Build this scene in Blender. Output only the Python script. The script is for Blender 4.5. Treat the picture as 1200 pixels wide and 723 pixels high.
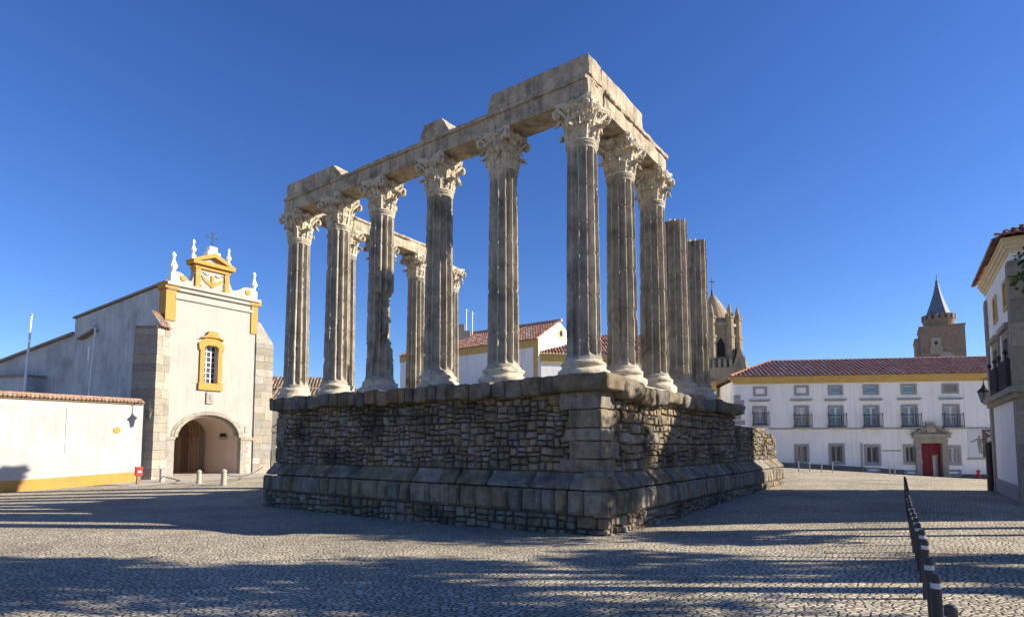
import bpy, bmesh, math, random
import numpy as np
from mathutils import Vector, noise as mnoise

for o in list(bpy.data.objects): bpy.data.objects.remove(o)
S = bpy.context.scene
COL = S.collection
R = math.radians

# ------------------------------------------------------------------ camera
EYE = 2.2; PITCH = R(4.15); FPX = 688.0; CX = 600.0; CY = 471.0
cam = bpy.data.cameras.new('camera'); camo = bpy.data.objects.new('camera', cam); COL.objects.link(camo)
camo.location = (0, 0, EYE); camo.rotation_euler = (R(90) + PITCH, 0, 0)
cam.sensor_width = 36; cam.sensor_fit = 'HORIZONTAL'; cam.lens = FPX / 1200 * 36
cam.shift_y = (CY - 361.5) / 1200; cam.clip_end = 5000; cam.clip_start = 0.05
S.camera = camo
# ------------------------------------------------------------------ sky + sun
SUN_AZ = R(93); SUN_EL = R(24)            # azimuth clockwise from +Y
w = bpy.data.worlds.new('World'); S.world = w; w.use_nodes = True
nt = w.node_tree
sky = nt.nodes.new('ShaderNodeTexSky'); sky.sky_type = 'NISHITA'; sky.sun_disc = False
sky.sun_elevation = SUN_EL; sky.sun_rotation = SUN_AZ
sky.altitude = 300; sky.air_density = 1.0; sky.dust_density = 0.15; sky.ozone_density = 6.0
bg = nt.nodes['Background']; bg.inputs["Strength"].default_value = 0.082
hsv = nt.nodes.new("ShaderNodeHueSaturation"); hsv.inputs["Saturation"].default_value = 1.12; hsv.inputs["Hue"].default_value = .514
nt.links.new(sky.outputs[0], hsv.inputs["Color"]); nt.links.new(hsv.outputs[0], bg.inputs[0])
sl = bpy.data.lights.new('sun', 'SUN'); sl.energy = 4.8; sl.angle = R(0.5); sl.color = (1, .91, .76)
so = bpy.data.objects.new('sun', sl); COL.objects.link(so)
sv = Vector((math.sin(SUN_AZ) * math.cos(SUN_EL), math.cos(SUN_AZ) * math.cos(SUN_EL), math.sin(SUN_EL)))
so.rotation_euler = sv.to_track_quat('Z', 'Y').to_euler(); so.location = (40, 0, 40)
S.view_settings.view_transform = 'Standard'; S.view_settings.look = 'None'
S.view_settings.gamma = 1; S.view_settings.exposure = 1.12
S.render.engine = 'CYCLES'

# ------------------------------------------------------------------ materials
def mat(name, c1, c2=None, scale=3.0, rough=.85, bump=0.0, bscale=20.0, bdist=.02, island=0.0,
        stain=None, stain_amt=0.0, stain_scale=1.0, streak=None, streak_amt=0.0, spec=.3, metal=0.0, detail=8, bump2=0.0, b2scale=4.0, stain_lo=.5,
        spot=None, spot_amt=0., spot_scale=6.):
    m = bpy.data.materials.new(name); m.use_nodes = True
    t = m.node_tree; N = t.nodes; L = t.links
    b = N['Principled BSDF']
    b.inputs['Roughness'].default_value = rough; b.inputs['Metallic'].default_value = metal
    b.inputs['Specular IOR Level'].default_value = spec
    tc = N.new('ShaderNodeNewGeometry')
    def nz(sc, det=detail, rg=.6, vec=None):
        n = N.new('ShaderNodeTexNoise'); n.inputs['Scale'].default_value = sc; n.inputs['Detail'].default_value = det
        n.inputs['Roughness'].default_value = rg; L.new(vec if vec else tc.outputs['Position'], n.inputs['Vector']); return n.outputs[0]
    def ramp(f, a, bb):
        r = N.new('ShaderNodeMapRange'); r.inputs[1].default_value = a; r.inputs[2].default_value = bb; L.new(f, r.inputs[0]); return r.outputs[0]
    def mix(f, A, B, mode='MIX'):
        x = N.new('ShaderNodeMix'); x.data_type = 'RGBA'; x.blend_type = mode
        if isinstance(f, (int, float)): x.inputs[0].default_value = f
        else: L.new(f, x.inputs[0])
        for k, v in ((6, A), (7, B)):
            if isinstance(v, tuple): x.inputs[k].default_value = (*v, 1)
            else: L.new(v, x.inputs[k])
        return x.outputs[2]
    def mul(f, k):
        x = N.new('ShaderNodeMath'); x.operation = 'MULTIPLY'; L.new(f, x.inputs[0])
        if isinstance(k, (int, float)): x.inputs[1].default_value = k
        else: L.new(k, x.inputs[1])
        return x.outputs[0]
    c2 = c2 or tuple(v * .85 for v in c1)
    col = mix(ramp(nz(scale), .3, .7), c1, c2)
    if island:
        hs = N.new('ShaderNodeHueSaturation'); L.new(col, hs.inputs['Color'])
        r = N.new('ShaderNodeMapRange'); r.inputs[3].default_value = 1 - island; r.inputs[4].default_value = 1 + island
        L.new(tc.outputs['Random Per Island'], r.inputs[0]); L.new(r.outputs[0], hs.inputs['Value'])
        r2 = N.new('ShaderNodeMapRange'); r2.inputs[3].default_value = .45; r2.inputs[4].default_value = 1.1
        q = N.new('ShaderNodeMath'); q.operation = 'FRACT'; L.new(mul(tc.outputs['Random Per Island'], 7.31), q.inputs[0])
        L.new(q.outputs[0], r2.inputs[0]); L.new(r2.outputs[0], hs.inputs['Saturation']); col = hs.outputs[0]
    if spot_amt:
        col = mix(mul(ramp(nz(spot_scale, 3, .5), .6, .68), spot_amt), col, spot)
    if stain_amt:
        f = ramp(nz(stain_scale, 10, .65), stain_lo, stain_lo + .22); col = mix(mul(f, stain_amt), col, stain)
    if streak_amt:
        mp = N.new('ShaderNodeMapping'); mp.inputs['Scale'].default_value = (3, 3, .16); L.new(tc.outputs['Position'], mp.inputs[0])
        f = ramp(nz(1.5, 6, .6, mp.outputs[0]), .5, .75); col = mix(mul(f, streak_amt), col, streak)
    L.new(col, b.inputs['Base Color'])
    if bump or bump2:
        h = nz(bscale, 8, .65)
        if bump2:
            a = N.new('ShaderNodeMath'); a.operation = 'MULTIPLY_ADD'; L.new(nz(b2scale, 4, .5), a.inputs[0]); a.inputs[1].default_value = bump2 / max(bump, .01); L.new(h, a.inputs[2]); h = a.outputs[0]
        bp = N.new('ShaderNodeBump'); bp.inputs['Strength'].default_value = max(bump, .05); bp.inputs['Distance'].default_value = bdist
        L.new(h, bp.inputs['Height']); L.new(bp.outputs[0], b.inputs['Normal'])
    return m

M = {}
M['rubble'] = mat('podium rubble granite', (.35, .26, .145), (.16, .118, .066), 4, .95, .9, 32, .035, .22, (.026, .023, .018), .88, .7, spot=(.42, .41, .36), spot_amt=.35, spot_scale=9, stain_lo=.45)
M['ashlar'] = mat('podium ashlar granite', (.33, .25, .145), (.165, .126, .074), 4, .95, .9, 30, .035, .2, (.028, .025, .02), .88, .9, streak=(.04, .038, .035), streak_amt=.6, spot=(.45, .43, .38), spot_amt=.3, spot_scale=7)
M['cornice'] = mat('weathered black granite', (.27, .205, .115), (.08, .06, .035), 3, .95, .9, 22, .04, .25, (.03, .028, .026), .7, 1.3, spot=(.4, .38, .33), spot_amt=.3, spot_scale=6)
M['mortar'] = mat('dark earth mortar', (.07, .06, .048), (.035, .03, .025), 9, 1, .8, 30, .03)
M['shaft'] = mat('fluted granite', (.50, .445, .35), (.26, .232, .185), 3.0, .92, .8, 34, .02, 0, (.055, .05, .043), .8, 1.1, streak=(.055, .05, .043), streak_amt=.8, spot=(.6, .56, .47), spot_amt=.35, spot_scale=5)
M['marble'] = mat('weathered marble', (.58, .51, .395), (.42, .36, .265), 4, .8, .45, 30, .015, 0, (.11, .092, .07), .75, 5.0, spot=(.3, .26, .2), spot_amt=.4, spot_scale=5)
M['archi'] = mat('entablature granite', (.50, .42, .305), (.30, .25, .18), 2.5, .92, .9, 26, .035, 0, (.065, .057, .047), .8, 1.6, streak=(.07, .06, .05), streak_amt=.75)
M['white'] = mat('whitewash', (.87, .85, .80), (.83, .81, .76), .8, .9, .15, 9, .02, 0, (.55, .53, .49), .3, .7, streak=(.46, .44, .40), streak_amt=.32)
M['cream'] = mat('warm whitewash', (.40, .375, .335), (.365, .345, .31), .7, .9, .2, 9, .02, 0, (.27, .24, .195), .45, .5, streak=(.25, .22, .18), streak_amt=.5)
M['oldwhite'] = mat('dirty old plaster', (.55, .55, .53), (.40, .41, .41), .5, .95, .3, 7, .03, 0, (.2, .2, .2), .5, .5, streak=(.2, .2, .19), streak_amt=.45)
M['patchwhite'] = mat('patched whitewash', (.46, .45, .425), (.40, .39, .37), .45, .92, .3, 5, .03, 0, (.29, .275, .25), .6, .8, streak=(.27, .26, .235), streak_amt=.5)
M['ochre'] = mat('ochre paint', (.50, .27, .065), (.43, .235, .055), 2, .85, .2, 12, .01, 0, (.30, .19, .08), .6, 1.1, streak=(.3, .18, .07), streak_amt=.3)
M['ochre2'] = mat('pale ochre paint', (.60, .42, .15), (.52, .36, .12), 2, .85, .2, 12, .01, 0, (.35, .25, .12), .3, 1.5)
M['eave'] = mat('bounce lit ochre eave', (.76, .65, .42), (.70, .59, .37), 2, .85, .2, 12, .01, 0, (.4, .3, .16), .3, 1.5)  # pale ochre lightened further, bounce light put into the colour
M['granite'] = mat('building granite', (.35, .305, .235), (.25, .22, .17), 6, .9, .4, 30, .015, .2, (.16, .145, .12), .5, 1.5)
M['frame'] = mat('grey stone frame', (.36, .35, .33), (.28, .27, .26), 7, .9, .2, 25, .01)
M['tile'] = mat('clay roof tile', (.42, .17, .09), (.30, .12, .07), 5, .9, .3, 20, .01, .38, (.10, .07, .055), .5, 1.8)
M['tile2'] = mat('old clay roof tile', (.36, .22, .13), (.24, .15, .095), 5, .95, .3, 20, .01, .35, (.09, .075, .06), .65, 1.6)
M['tile3'] = mat('bright clay roof tile', (.50, .20, .10), (.42, .16, .08), 5, .9, .2, 20, .01, .22, (.2, .11, .07), .3, 1.5)
M['tilemus'] = mat('museum clay tile', (.31, .125, .075), (.23, .095, .06), 5, .9, .3, 20, .01, .15, (.12, .06, .05), .3, 1.8)
M['sunlit_stripe'] = mat('sunlit tile stripe', (.58, .48, .41), (.46, .37, .31), 4, .9, .2, 20, .01)  # pale roof stripes: sunlit sides of the cover tiles, painted into the channels
M['brown'] = mat('tower brown stone', (.27, .205, .155), (.19, .147, .115), 2.5, .95, .4, 8, .04, 0, (.12, .09, .07), .5, .8)
M['ltower'] = mat('cathedral limestone', (.40, .32, .21), (.27, .21, .14), 1.5, .95, .4, 6, .05, 0, (.12, .105, .08), .55, .8)
M['slate'] = mat('glazed spire tile', (.12, .15, .20), (.09, .11, .15), 4, .6, .3, 8, .03, 0, (.25, .25, .25), .35, 2)
M['black'] = mat('black painted iron', (.022, .022, .025), (.03, .03, .033), 30, .45, .1, 60, .003, spec=.5)
M['iron'] = mat('dark wrought iron', (.03, .028, .027), (.045, .04, .036), 20, .6, spec=.4)
M['band'] = mat('white reflective band', (.6, .6, .59), (.45, .45, .44), 14, .5, stain=(.35, .33, .3), stain_amt=.4, stain_scale=9)
M['wood'] = mat('brown oak door', (.20, .105, .05), (.12, .062, .03), 6, .7, .3, 25, .01, .25)
M['redpaint'] = mat('dark red door paint', (.21, .012, .018), (.16, .009, .014), 3, .45, .1, 20, .005)
M['red'] = mat('red enamel', (.55, .03, .025), (.45, .025, .02), 4, .4)
M['whitepaint'] = mat('white joinery paint', (.78, .78, .77), (.7, .7, .69), 6, .6)
M['glass'] = mat('window glass', (.03, .035, .04), (.05, .055, .06), 1.5, .06, spec=.8)
M['glassblue'] = mat('sky blue glass', (.10, .22, .30), (.12, .26, .34), 1.5, .08, spec=.9)
M['curtain'] = mat('curtain behind glass', (.45, .47, .48), (.3, .33, .35), 2, .25, spec=.8)
M['portalstone'] = mat('brown portal stone', (.30, .20, .12), (.22, .145, .085), 4, .9, .4, 20, .02)
M['dark'] = mat('dark interior', (.02, .018, .016), (.03, .027, .024), 2, .9)
M['pink'] = mat('porch plaster', (.62, .52, .46), (.54, .45, .39), 1.2, .9, .2, 9, .01)
M['louver'] = mat('grey louvre', (.33, .32, .29), (.27, .26, .24), 8, .8)
M['poster'] = mat('poster paper', (.66, .66, .65), (.62, .62, .61), 1.5, .6)
M['figure'] = mat('bronze figure print', (.17, .17, .12), (.30, .28, .22), 6, .6)
M['posterdark'] = mat('brown poster print', (.10, .062, .052), (.16, .10, .085), 2.5, .6, spot=(.5, .42, .38), spot_amt=.8, spot_scale=2.2)
M['bark'] = mat('bark', (.12, .09, .065), (.07, .055, .04), 12, .95, .8, 18, .04)
M['polepaint'] = mat('white flagpole paint', (.8, .8, .79), (.72, .72, .7), 5, .4)
M['pave'] = mat('pale pavement', (.46, .42, .35), (.38, .345, .285), 3, .95, .4, 18, .02, 0, (.26, .23, .19), .4, 1.2)
M['kerb'] = mat('kerb granite', (.20, .185, .16), (.13, .12, .105), 5, .95, .4, 25, .02, .2)
M['lampglass'] = mat('frosted lamp glass', (.13, .13, .125), (.10, .10, .095), 6, .2, spec=.6)
M['stonepost'] = mat('stone bollard granite', (.42, .385, .32), (.32, .29, .24), 9, .95, .5, 30, .015)

def leafmat(name, a, b_, c):
    m = bpy.data.materials.new(name); m.use_nodes = True; t = m.node_tree; N = t.nodes; L = t.links
    b = N['Principled BSDF']; b.inputs['Roughness'].default_value = .5
    g = N.new('ShaderNodeNewGeometry'); r = N.new('ShaderNodeValToRGB'); L.new(g.outputs['Random Per Island'], r.inputs[0])
    e = r.color_ramp.elements; e[0].color = (*a, 1); e[1].color = (*c, 1); k = e.new(.55); k.color = (*b_, 1)
    L.new(r.outputs[0], b.inputs['Base Color'])
    tr = N.new('ShaderNodeBsdfTranslucent'); L.new(r.outputs[0], tr.inputs[0])
    mx = N.new('ShaderNodeMixShader'); mx.inputs[0].default_value = .3
    L.new(b.outputs[0], mx.inputs[1]); L.new(tr.outputs[0], mx.inputs[2]); L.new(mx.outputs[0], N['Material Output'].inputs[0])
    return m
M['leaf'] = leafmat('broad leaf', (.03, .055, .012), (.06, .10, .02), (.13, .15, .03))
M['darkleaf'] = leafmat('dark conifer leaf', (.012, .03, .012), (.025, .05, .02), (.04, .07, .03))

def cobble():
    m = bpy.data.materials.new('granite cobbles'); m.use_nodes = True; t = m.node_tree; N = t.nodes; L = t.links
    b = N['Principled BSDF']; b.inputs['Roughness'].default_value = .93; b.inputs['Specular IOR Level'].default_value = .12
    g = N.new('ShaderNodeNewGeometry')
    nz = N.new('ShaderNodeTexNoise'); nz.inputs['Scale'].default_value = 2.2; nz.inputs['Detail'].default_value = 3; L.new(g.outputs['Position'], nz.inputs['Vector'])
    ad = N.new('ShaderNodeVectorMath'); ad.operation = 'MULTIPLY_ADD'; L.new(nz.outputs['Color'], ad.inputs[0]); ad.inputs[1].default_value = (.14, .14, 0); L.new(g.outputs['Position'], ad.inputs[2])
    mp = N.new('ShaderNodeMapping'); mp.inputs['Rotation'].default_value = (0, 0, R(28)); mp.inputs['Scale'].default_value = (10.0, 13.5, 0); L.new(ad.outputs[0], mp.inputs[0])
    v = N.new('ShaderNodeTexVoronoi'); v.voronoi_dimensions = '2D'; v.inputs['Scale'].default_value = 1; v.inputs['Randomness'].default_value = .9; L.new(mp.outputs[0], v.inputs['Vector'])
    e = N.new('ShaderNodeTexVoronoi'); e.voronoi_dimensions = '2D'; e.feature = 'DISTANCE_TO_EDGE'; e.inputs['Scale'].default_value = 1; e.inputs['Randomness'].default_value = .9; L.new(mp.outputs[0], e.inputs['Vector'])
    r = N.new('ShaderNodeMapRange'); r.inputs[1].default_value = .02; r.inputs[2].default_value = .2; L.new(e.outputs['Distance'], r.inputs[0])
    sep = N.new('ShaderNodeSeparateColor'); L.new(v.outputs['Color'], sep.inputs[0])
    cr = N.new('ShaderNodeValToRGB'); L.new(sep.outputs[0], cr.inputs[0])
    el = cr.color_ramp.elements; el[0].color = (.47, .405, .30, 1); el[1].color = (.77, .675, .505, 1); k = el.new(.5); k.color = (.63, .55, .41, 1)
    big = N.new('ShaderNodeTexNoise'); big.inputs['Scale'].default_value = .35; big.inputs['Detail'].default_value = 6; L.new(g.outputs['Position'], big.inputs['Vector'])
    mr = N.new('ShaderNodeMapRange'); mr.inputs[1].default_value = .35; mr.inputs[2].default_value = .65; mr.inputs[3].default_value = .74; mr.inputs[4].default_value = 1.12; L.new(big.outputs[0], mr.inputs[0])
    hs = N.new('ShaderNodeHueSaturation'); L.new(cr.outputs[0], hs.inputs['Color']); L.new(mr.outputs[0], hs.inputs['Value'])
    pt = N.new('ShaderNodeTexNoise'); pt.inputs['Scale'].default_value = .55; pt.inputs['Detail'].default_value = 9; pt.inputs['Roughness'].default_value = .7; L.new(g.outputs['Position'], pt.inputs['Vector'])
    pr_ = N.new('ShaderNodeMapRange'); pr_.inputs[1].default_value = .56; pr_.inputs[2].default_value = .72; pr_.inputs[4].default_value = .55; L.new(pt.outputs[0], pr_.inputs[0])
    dm = N.new('ShaderNodeMix'); dm.data_type = 'RGBA'; L.new(pr_.outputs[0], dm.inputs[0]); L.new(hs.outputs[0], dm.inputs[6]); dm.inputs[7].default_value = (.20, .175, .135, 1)
    mx = N.new('ShaderNodeMix'); mx.data_type = 'RGBA'; L.new(r.outputs[0], mx.inputs[0]); mx.inputs[6].default_value = (.10, .086, .066, 1); L.new(dm.outputs[2], mx.inputs[7])
    L.new(mx.outputs[2], b.inputs['Base Color'])
    fn = N.new('ShaderNodeTexNoise'); fn.inputs['Scale'].default_value = 45; fn.inputs['Detail'].default_value = 5; L.new(g.outputs['Position'], fn.inputs['Vector'])
    h = N.new('ShaderNodeMath'); h.operation = 'MULTIPLY_ADD'; L.new(fn.outputs[0], h.inputs[0]); h.inputs[1].default_value = .35; L.new(r.outputs[0], h.inputs[2])
    h2 = N.new('ShaderNodeMath'); h2.operation = 'MULTIPLY_ADD'; L.new(sep.outputs[1], h2.inputs[0]); h2.inputs[1].default_value = .7; L.new(h.outputs[0], h2.inputs[2])
    bp = N.new('ShaderNodeBump'); big2 = N.new('ShaderNodeTexNoise'); big2.inputs['Scale'].default_value = 1.7; big2.inputs['Detail'].default_value = 4; L.new(g.outputs['Position'], big2.inputs['Vector'])
    h3 = N.new('ShaderNodeMath'); h3.operation = 'MULTIPLY_ADD'; L.new(big2.outputs[0], h3.inputs[0]); h3.inputs[1].default_value = 3.5; L.new(h2.outputs[0], h3.inputs[2])
    bp.inputs['Strength'].default_value = 1.0; bp.inputs['Distance'].default_value = .026; L.new(h3.outputs[0], bp.inputs['Height']); L.new(bp.outputs[0], b.inputs['Normal'])
    return m
M['cobble'] = cobble()

# ------------------------------------------------------------------ geometry helpers
U1 = Vector((-.81, .586)).normalized(); U2 = Vector((.586, .81)).normalized()
def ray(px, py):
    a = (px - CX) / FPX; b = -(py - CY) / FPX
    return Vector((a, math.cos(PITCH) - b * math.sin(PITCH), math.sin(PITCH) + b * math.cos(PITCH)))
def ground(px, py, z=0.):
    r = ray(px, py); k = (z - EYE) / r.z; return Vector((r.x * k, r.y * k))
def at(px, py, Y):
    r = ray(px, py); k = Y / r.y; return Vector((r.x * k, Y, EYE + r.z * k))
class Fr:
    """vertical facade: u along it, d outwards, z up"""
    def __init__(s, o, u, n=None):
        s.o = Vector(o[:2]); s.u = Vector(u).normalized()
        n = Vector((s.u.y, -s.u.x)) if n is None else Vector(n)
        s.n = n
    def p(s, u, d, z): q = s.o + s.u * u + s.n * d; return Vector((q.x, q.y, z))
    def px(s, x, y, d=0.):
        r = ray(x, y); o = s.o + s.n * d
        k = s.n.dot(o) / (s.n.x * r.x + s.n.y * r.y)
        q = Vector((r.x * k, r.y * k)); return (q - o).dot(s.u), EYE + r.z * k

class MB:
    def __init__(s): s.v = []; s.f = []
    def add(s, vs, fs):
        k = len(s.v); s.v += [tuple(x) for x in vs]; s.f += [tuple(i + k for i in f) for f in fs]
    def hexa(s, p):      # 8 points: bottom 0-3, top 4-7
        s.add(p, [(3, 2, 1, 0), (4, 5, 6, 7), (0, 1, 5, 4), (1, 2, 6, 5), (2, 3, 7, 6), (3, 0, 4, 7)])
    def box(s, fr, u0, u1, d0, d1, z0, z1):
        s.hexa([fr.p(u0, d0, z0), fr.p(u1, d0, z0), fr.p(u1, d1, z0), fr.p(u0, d1, z0), fr.p(u0, d0, z1), fr.p(u1, d0, z1), fr.p(u1, d1, z1), fr.p(u0, d1, z1)])
    def prism(s, fr, pts, d0, d1):
        n = len(pts); a = [fr.p(u, d0, z) for u, z in pts]; b = [fr.p(u, d1, z) for u, z in pts]
        s.add(a + b, [tuple(range(n))[::-1], tuple(range(n, 2 * n))] + [(i, (i + 1) % n, n + (i + 1) % n, n + i) for i in range(n)])
    def quad(s, a, b, c, d): s.add([a, b, c, d], [(0, 1, 2, 3)])
    def tube(s, pts, r, n=8, cap=True):
        pts = [Vector(p) for p in pts]; rs = r if isinstance(r, (list, tuple)) else [r] * len(pts)
        vs = []; fs = []
        for i, p in enumerate(pts):
            t = (pts[min(i + 1, len(pts) - 1)] - pts[max(i - 1, 0)]).normalized()
            x = t.orthogonal().normalized() if i == 0 else (X - t * X.dot(t)).normalized()
            X = x; y = t.cross(x)
            for k in range(n):
                a = 2 * math.pi * k / n; vs.append(p + (x * math.cos(a) + y * math.sin(a)) * rs[i])
        for i in range(len(pts) - 1):
            for k in range(n): fs.append((i * n + k, i * n + (k + 1) % n, (i + 1) * n + (k + 1) % n, (i + 1) * n + k))
        if cap: fs.append(tuple(range(n))[::-1]); fs.append(tuple(range(len(vs) - n, len(vs))))
        s.add(vs, fs)
    def lathe(s, c, prof, n=16, a0=0., sq=None):
        vs = []; fs = []
        for r, z in prof:
            for k in range(n):
                a = a0 + 2 * math.pi * k / n; vs.append((c[0] + r * math.cos(a), c[1] + r * math.sin(a), c[2] + z))
        for i in range(len(prof) - 1):
            for k in range(n): fs.append((i * n + k, i * n + (k + 1) % n, (i + 1) * n + (k + 1) % n, (i + 1) * n + k))
        fs.append(tuple(range(n))[::-1]); fs.append(tuple(range(len(vs) - n, len(vs))))
        s.add(vs, fs)
    def grid(s, P, nu, nv):
        s.add([P(i, j) for j in range(nv + 1) for i in range(nu + 1)],
              [(j * (nu + 1) + i, j * (nu + 1) + i + 1, (j + 1) * (nu + 1) + i + 1, (j + 1) * (nu + 1) + i) for j in range(nv) for i in range(nu)])
    def build(s, name, m, parent=None, smooth=False, recalc=True, props=None):
        loc = Vector(parent.get('_w', (0, 0, 0))) if parent else Vector((0, 0, 0))
        me = bpy.data.meshes.new(name)
        me.from_pydata([(a - loc.x, b - loc.y, c - loc.z) for a, b, c in s.v], [], s.f)
        if recalc:
            bm = bmesh.new(); bm.from_mesh(me); bmesh.ops.recalc_face_normals(bm, faces=bm.faces); bm.to_mesh(me); bm.free()
        me.materials.append(M[m] if isinstance(m, str) else m)
        if smooth: me.polygons.foreach_set('use_smooth', [True] * len(me.polygons))
        me.update()
        o = bpy.data.objects.new(name, me); COL.objects.link(o)
        if parent:
            o.parent = parent; o['_w'] = tuple(loc)
        if props:
            for k, v in props.items(): o[k] = v
        return o
def thing(name, label, cat, loc=(0, 0, 0), group=None):
    o = bpy.data.objects.new(name, None); COL.objects.link(o); o.location = loc; o['_w'] = tuple(loc)
    o['label'] = label; o['category'] = cat
    if group: o['group'] = group
    o.empty_display_size = .3
    return o
def tag(o, label, cat, group=None):
    o['label'] = label; o['category'] = cat
    if group: o['group'] = group
    return o
def copy_tree(o, parent=None):
    c = o.copy(); COL.objects.link(c)
    if parent: c.parent = parent
    for ch in list(o.children): copy_tree(ch, c)
    return c
def nz(p, f=1.0, seed=0.): return mnoise.noise(Vector((p[0] * f + seed, p[1] * f - seed * .7, p[2] * f + seed * .3)))

# --- masonry: individually shaped stones laid in wavering courses
def stone(mb, fr, q, d, depth, rnd, n=4, dfun=None, rough=1., back=.06, square=6):
    """q = 4 corners (u,z): bl, br, tr, tl"""
    sd = rnd.random() * 50; tu = rnd.uniform(-.12, .12) * rough; tz = rnd.uniform(-.14, .10) * rough; push = rnd.uniform(-.35, .35) * depth * rough
    w = abs(q[1][0] - q[0][0]); h = abs(q[3][1] - q[0][1])
    def P(i, j):
        a = -1 + 2 * i / n; b = -1 + 2 * j / n
        pw = .75 if square < 8 else .5; a = math.copysign(abs(a) ** pw, a); b = math.copysign(abs(b) ** pw, b)
        k = .22 if square < 8 else .06
        aa = a * math.sqrt(1 - k * b * b / 1.); bb = b * math.sqrt(1 - k * a * a / 1.)
        e = min(1, (abs(a) ** 4 * abs(b) ** 4)); aa = a + (aa - a) * (abs(b) ** 3); bb = b + (bb - b) * (abs(a) ** 3)
        s_, t_ = (aa + 1) / 2, (bb + 1) / 2
        u = (q[0][0] * (1 - s_) + q[1][0] * s_) * (1 - t_) + (q[3][0] * (1 - s_) + q[2][0] * s_) * t_
        z = (q[0][1] * (1 - s_) + q[1][1] * s_) * (1 - t_) + (q[3][1] * (1 - s_) + q[2][1] * s_) * t_
        edge = i in (0, n) or j in (0, n)
        o = -back if edge else depth * (1 - abs(a) ** square) * (1 - abs(b) ** square) + push + a * tu * w * .5 + b * tz * h * .5
        if not edge: o += .022 * rough * nz((u, z, sd), 5.) + .012 * rough * nz((u, z, sd), 14.)
        if edge: u += .012 * rough * nz((u, z, sd), 9); z += .012 * rough * nz((z, u, sd), 9)
        return fr.p(u, d + o + (dfun(z) if dfun else 0), z)
    mb.grid(P, n, n)
def masonry(mb, fr, u0, u1, z0, z1, rows, wid, d, depth, seed, gap=.012, wav=.03, split=.2, dfun=None, rough=1., n=4, top=None, jit=.03, square=6):
    rnd = random.Random(seed)
    zs = [z0]
    while zs[-1] < z1 - rows[0] * .6: zs.append(zs[-1] + rnd.uniform(*rows))
    k = (z1 - z0) / (zs[-1] - z0); zs = [z0 + (z - z0) * k for z in zs]
    zb = lambda i, u: zs[i] + (0 if i in (0, len(zs) - 1) else wav * mnoise.noise(Vector((u * .8, i * 7.7, seed))) * 2)
    for i in range(len(zs) - 1):
        u = u0 + (0 if rows[1] > .5 else rnd.uniform(0, 0)); 
        while u < u1 - .01:
            w = rnd.uniform(*wid); e = u + w
            if u1 - e < wid[0] * .7: e = u1
            if top and zb(i, (u + e) / 2) > top((u + e) / 2) - .05: u = e; continue
            j = lambda: rnd.uniform(-jit, jit)
            bl, br, tr, tl = (u + gap, zb(i, u) + gap), (e - gap, zb(i, e) + gap), (e - gap + j(), zb(i + 1, e) - gap), (u + gap + j(), zb(i + 1, u) - gap)
            if rnd.random() < split and (zs[i + 1] - zs[i]) > .24:
                t = rnd.uniform(.35, .65)
                ml = (u + gap, bl[1] * (1 - t) + tl[1] * t); mr = (e - gap, br[1] * (1 - t) + tr[1] * t)
                stone(mb, fr, [bl, br, (mr[0], mr[1] - gap), (ml[0], ml[1] - gap)], d, depth, rnd, n, dfun, rough, square=square)
                stone(mb, fr, [(ml[0], ml[1] + gap), (mr[0], mr[1] + gap), tr, tl], d, depth, rnd, n, dfun, rough, square=square)
            else: stone(mb, fr, [bl, br, tr, tl], d, depth, rnd, n, dfun, rough, square=square)
            u = e
def rubble(mb, fr, u0, u1, z0, z1, size, d, depth, seed, gap=.007, warp=.05, rough=1.3, top=None, n=4):
    """random rubble: recursively split rectangles, their corners warped by one shared noise"""
    rnd = random.Random(seed); out = []
    def cut(a, c, e, f):
        w, h = c - a, f - e; mw, mh = size[0] * rnd.uniform(.75, 1.45), size[1] * rnd.uniform(.7, 1.5)
        if w > mw and (w / mw >= h / mh or h <= mh): x = a + w * rnd.uniform(.36, .64); cut(a, x, e, f); cut(x, c, e, f)
        elif h > mh: y = e + h * rnd.uniform(.36, .64); cut(a, c, e, y); cut(a, c, y, f)
        else: out.append((a, c, e, f))
    k = max(1, int((u1 - u0) / 1.6)); rows = [z0, z0 + (z1 - z0) * rnd.uniform(.28, .38), z0 + (z1 - z0) * rnd.uniform(.62, .72), z1] if z1 - z0 > 1 else [z0, z1]
    for r0, r1 in zip(rows, rows[1:]):
        us = [u0] + sorted(u0 + (u1 - u0) * (i + rnd.uniform(.2, .8)) / k for i in range(1, k)) + [u1]
        for a, c in zip(us, us[1:]): cut(a, c, r0, r1)
    def wp(u, z):
        ez = min(1, min(z - z0, z1 - z) / .1); eu = min(1, min(u - u0, u1 - u) / .1)
        return (u + eu * warp * (mnoise.noise(Vector((u * 2.1, z * 2.1, seed))) + .6 * mnoise.noise(Vector((u * 6, z * 6, seed + 3)))), z + ez * warp * 1.2 * (mnoise.noise(Vector((u * 1.6, z * 2.3, seed + 7))) + .6 * mnoise.noise(Vector((u * 6, z * 6, seed + 9)))))
    for a, c, e, f in out:
        if top and (e + f) / 2 > top((a + c) / 2): continue
        g = gap * rnd.uniform(.6, 1.7)
        q = [wp(a, e), wp(c, e), wp(c, f), wp(a, f)]
        q = [(q[0][0] + g, q[0][1] + g), (q[1][0] - g, q[1][1] + g), (q[2][0] - g, q[2][1] - g), (q[3][0] + g, q[3][1] - g)]
        stone(mb, fr, q, d, depth * rnd.uniform(.7, 1.2), rnd, n, None, rough, square=9)
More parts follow.
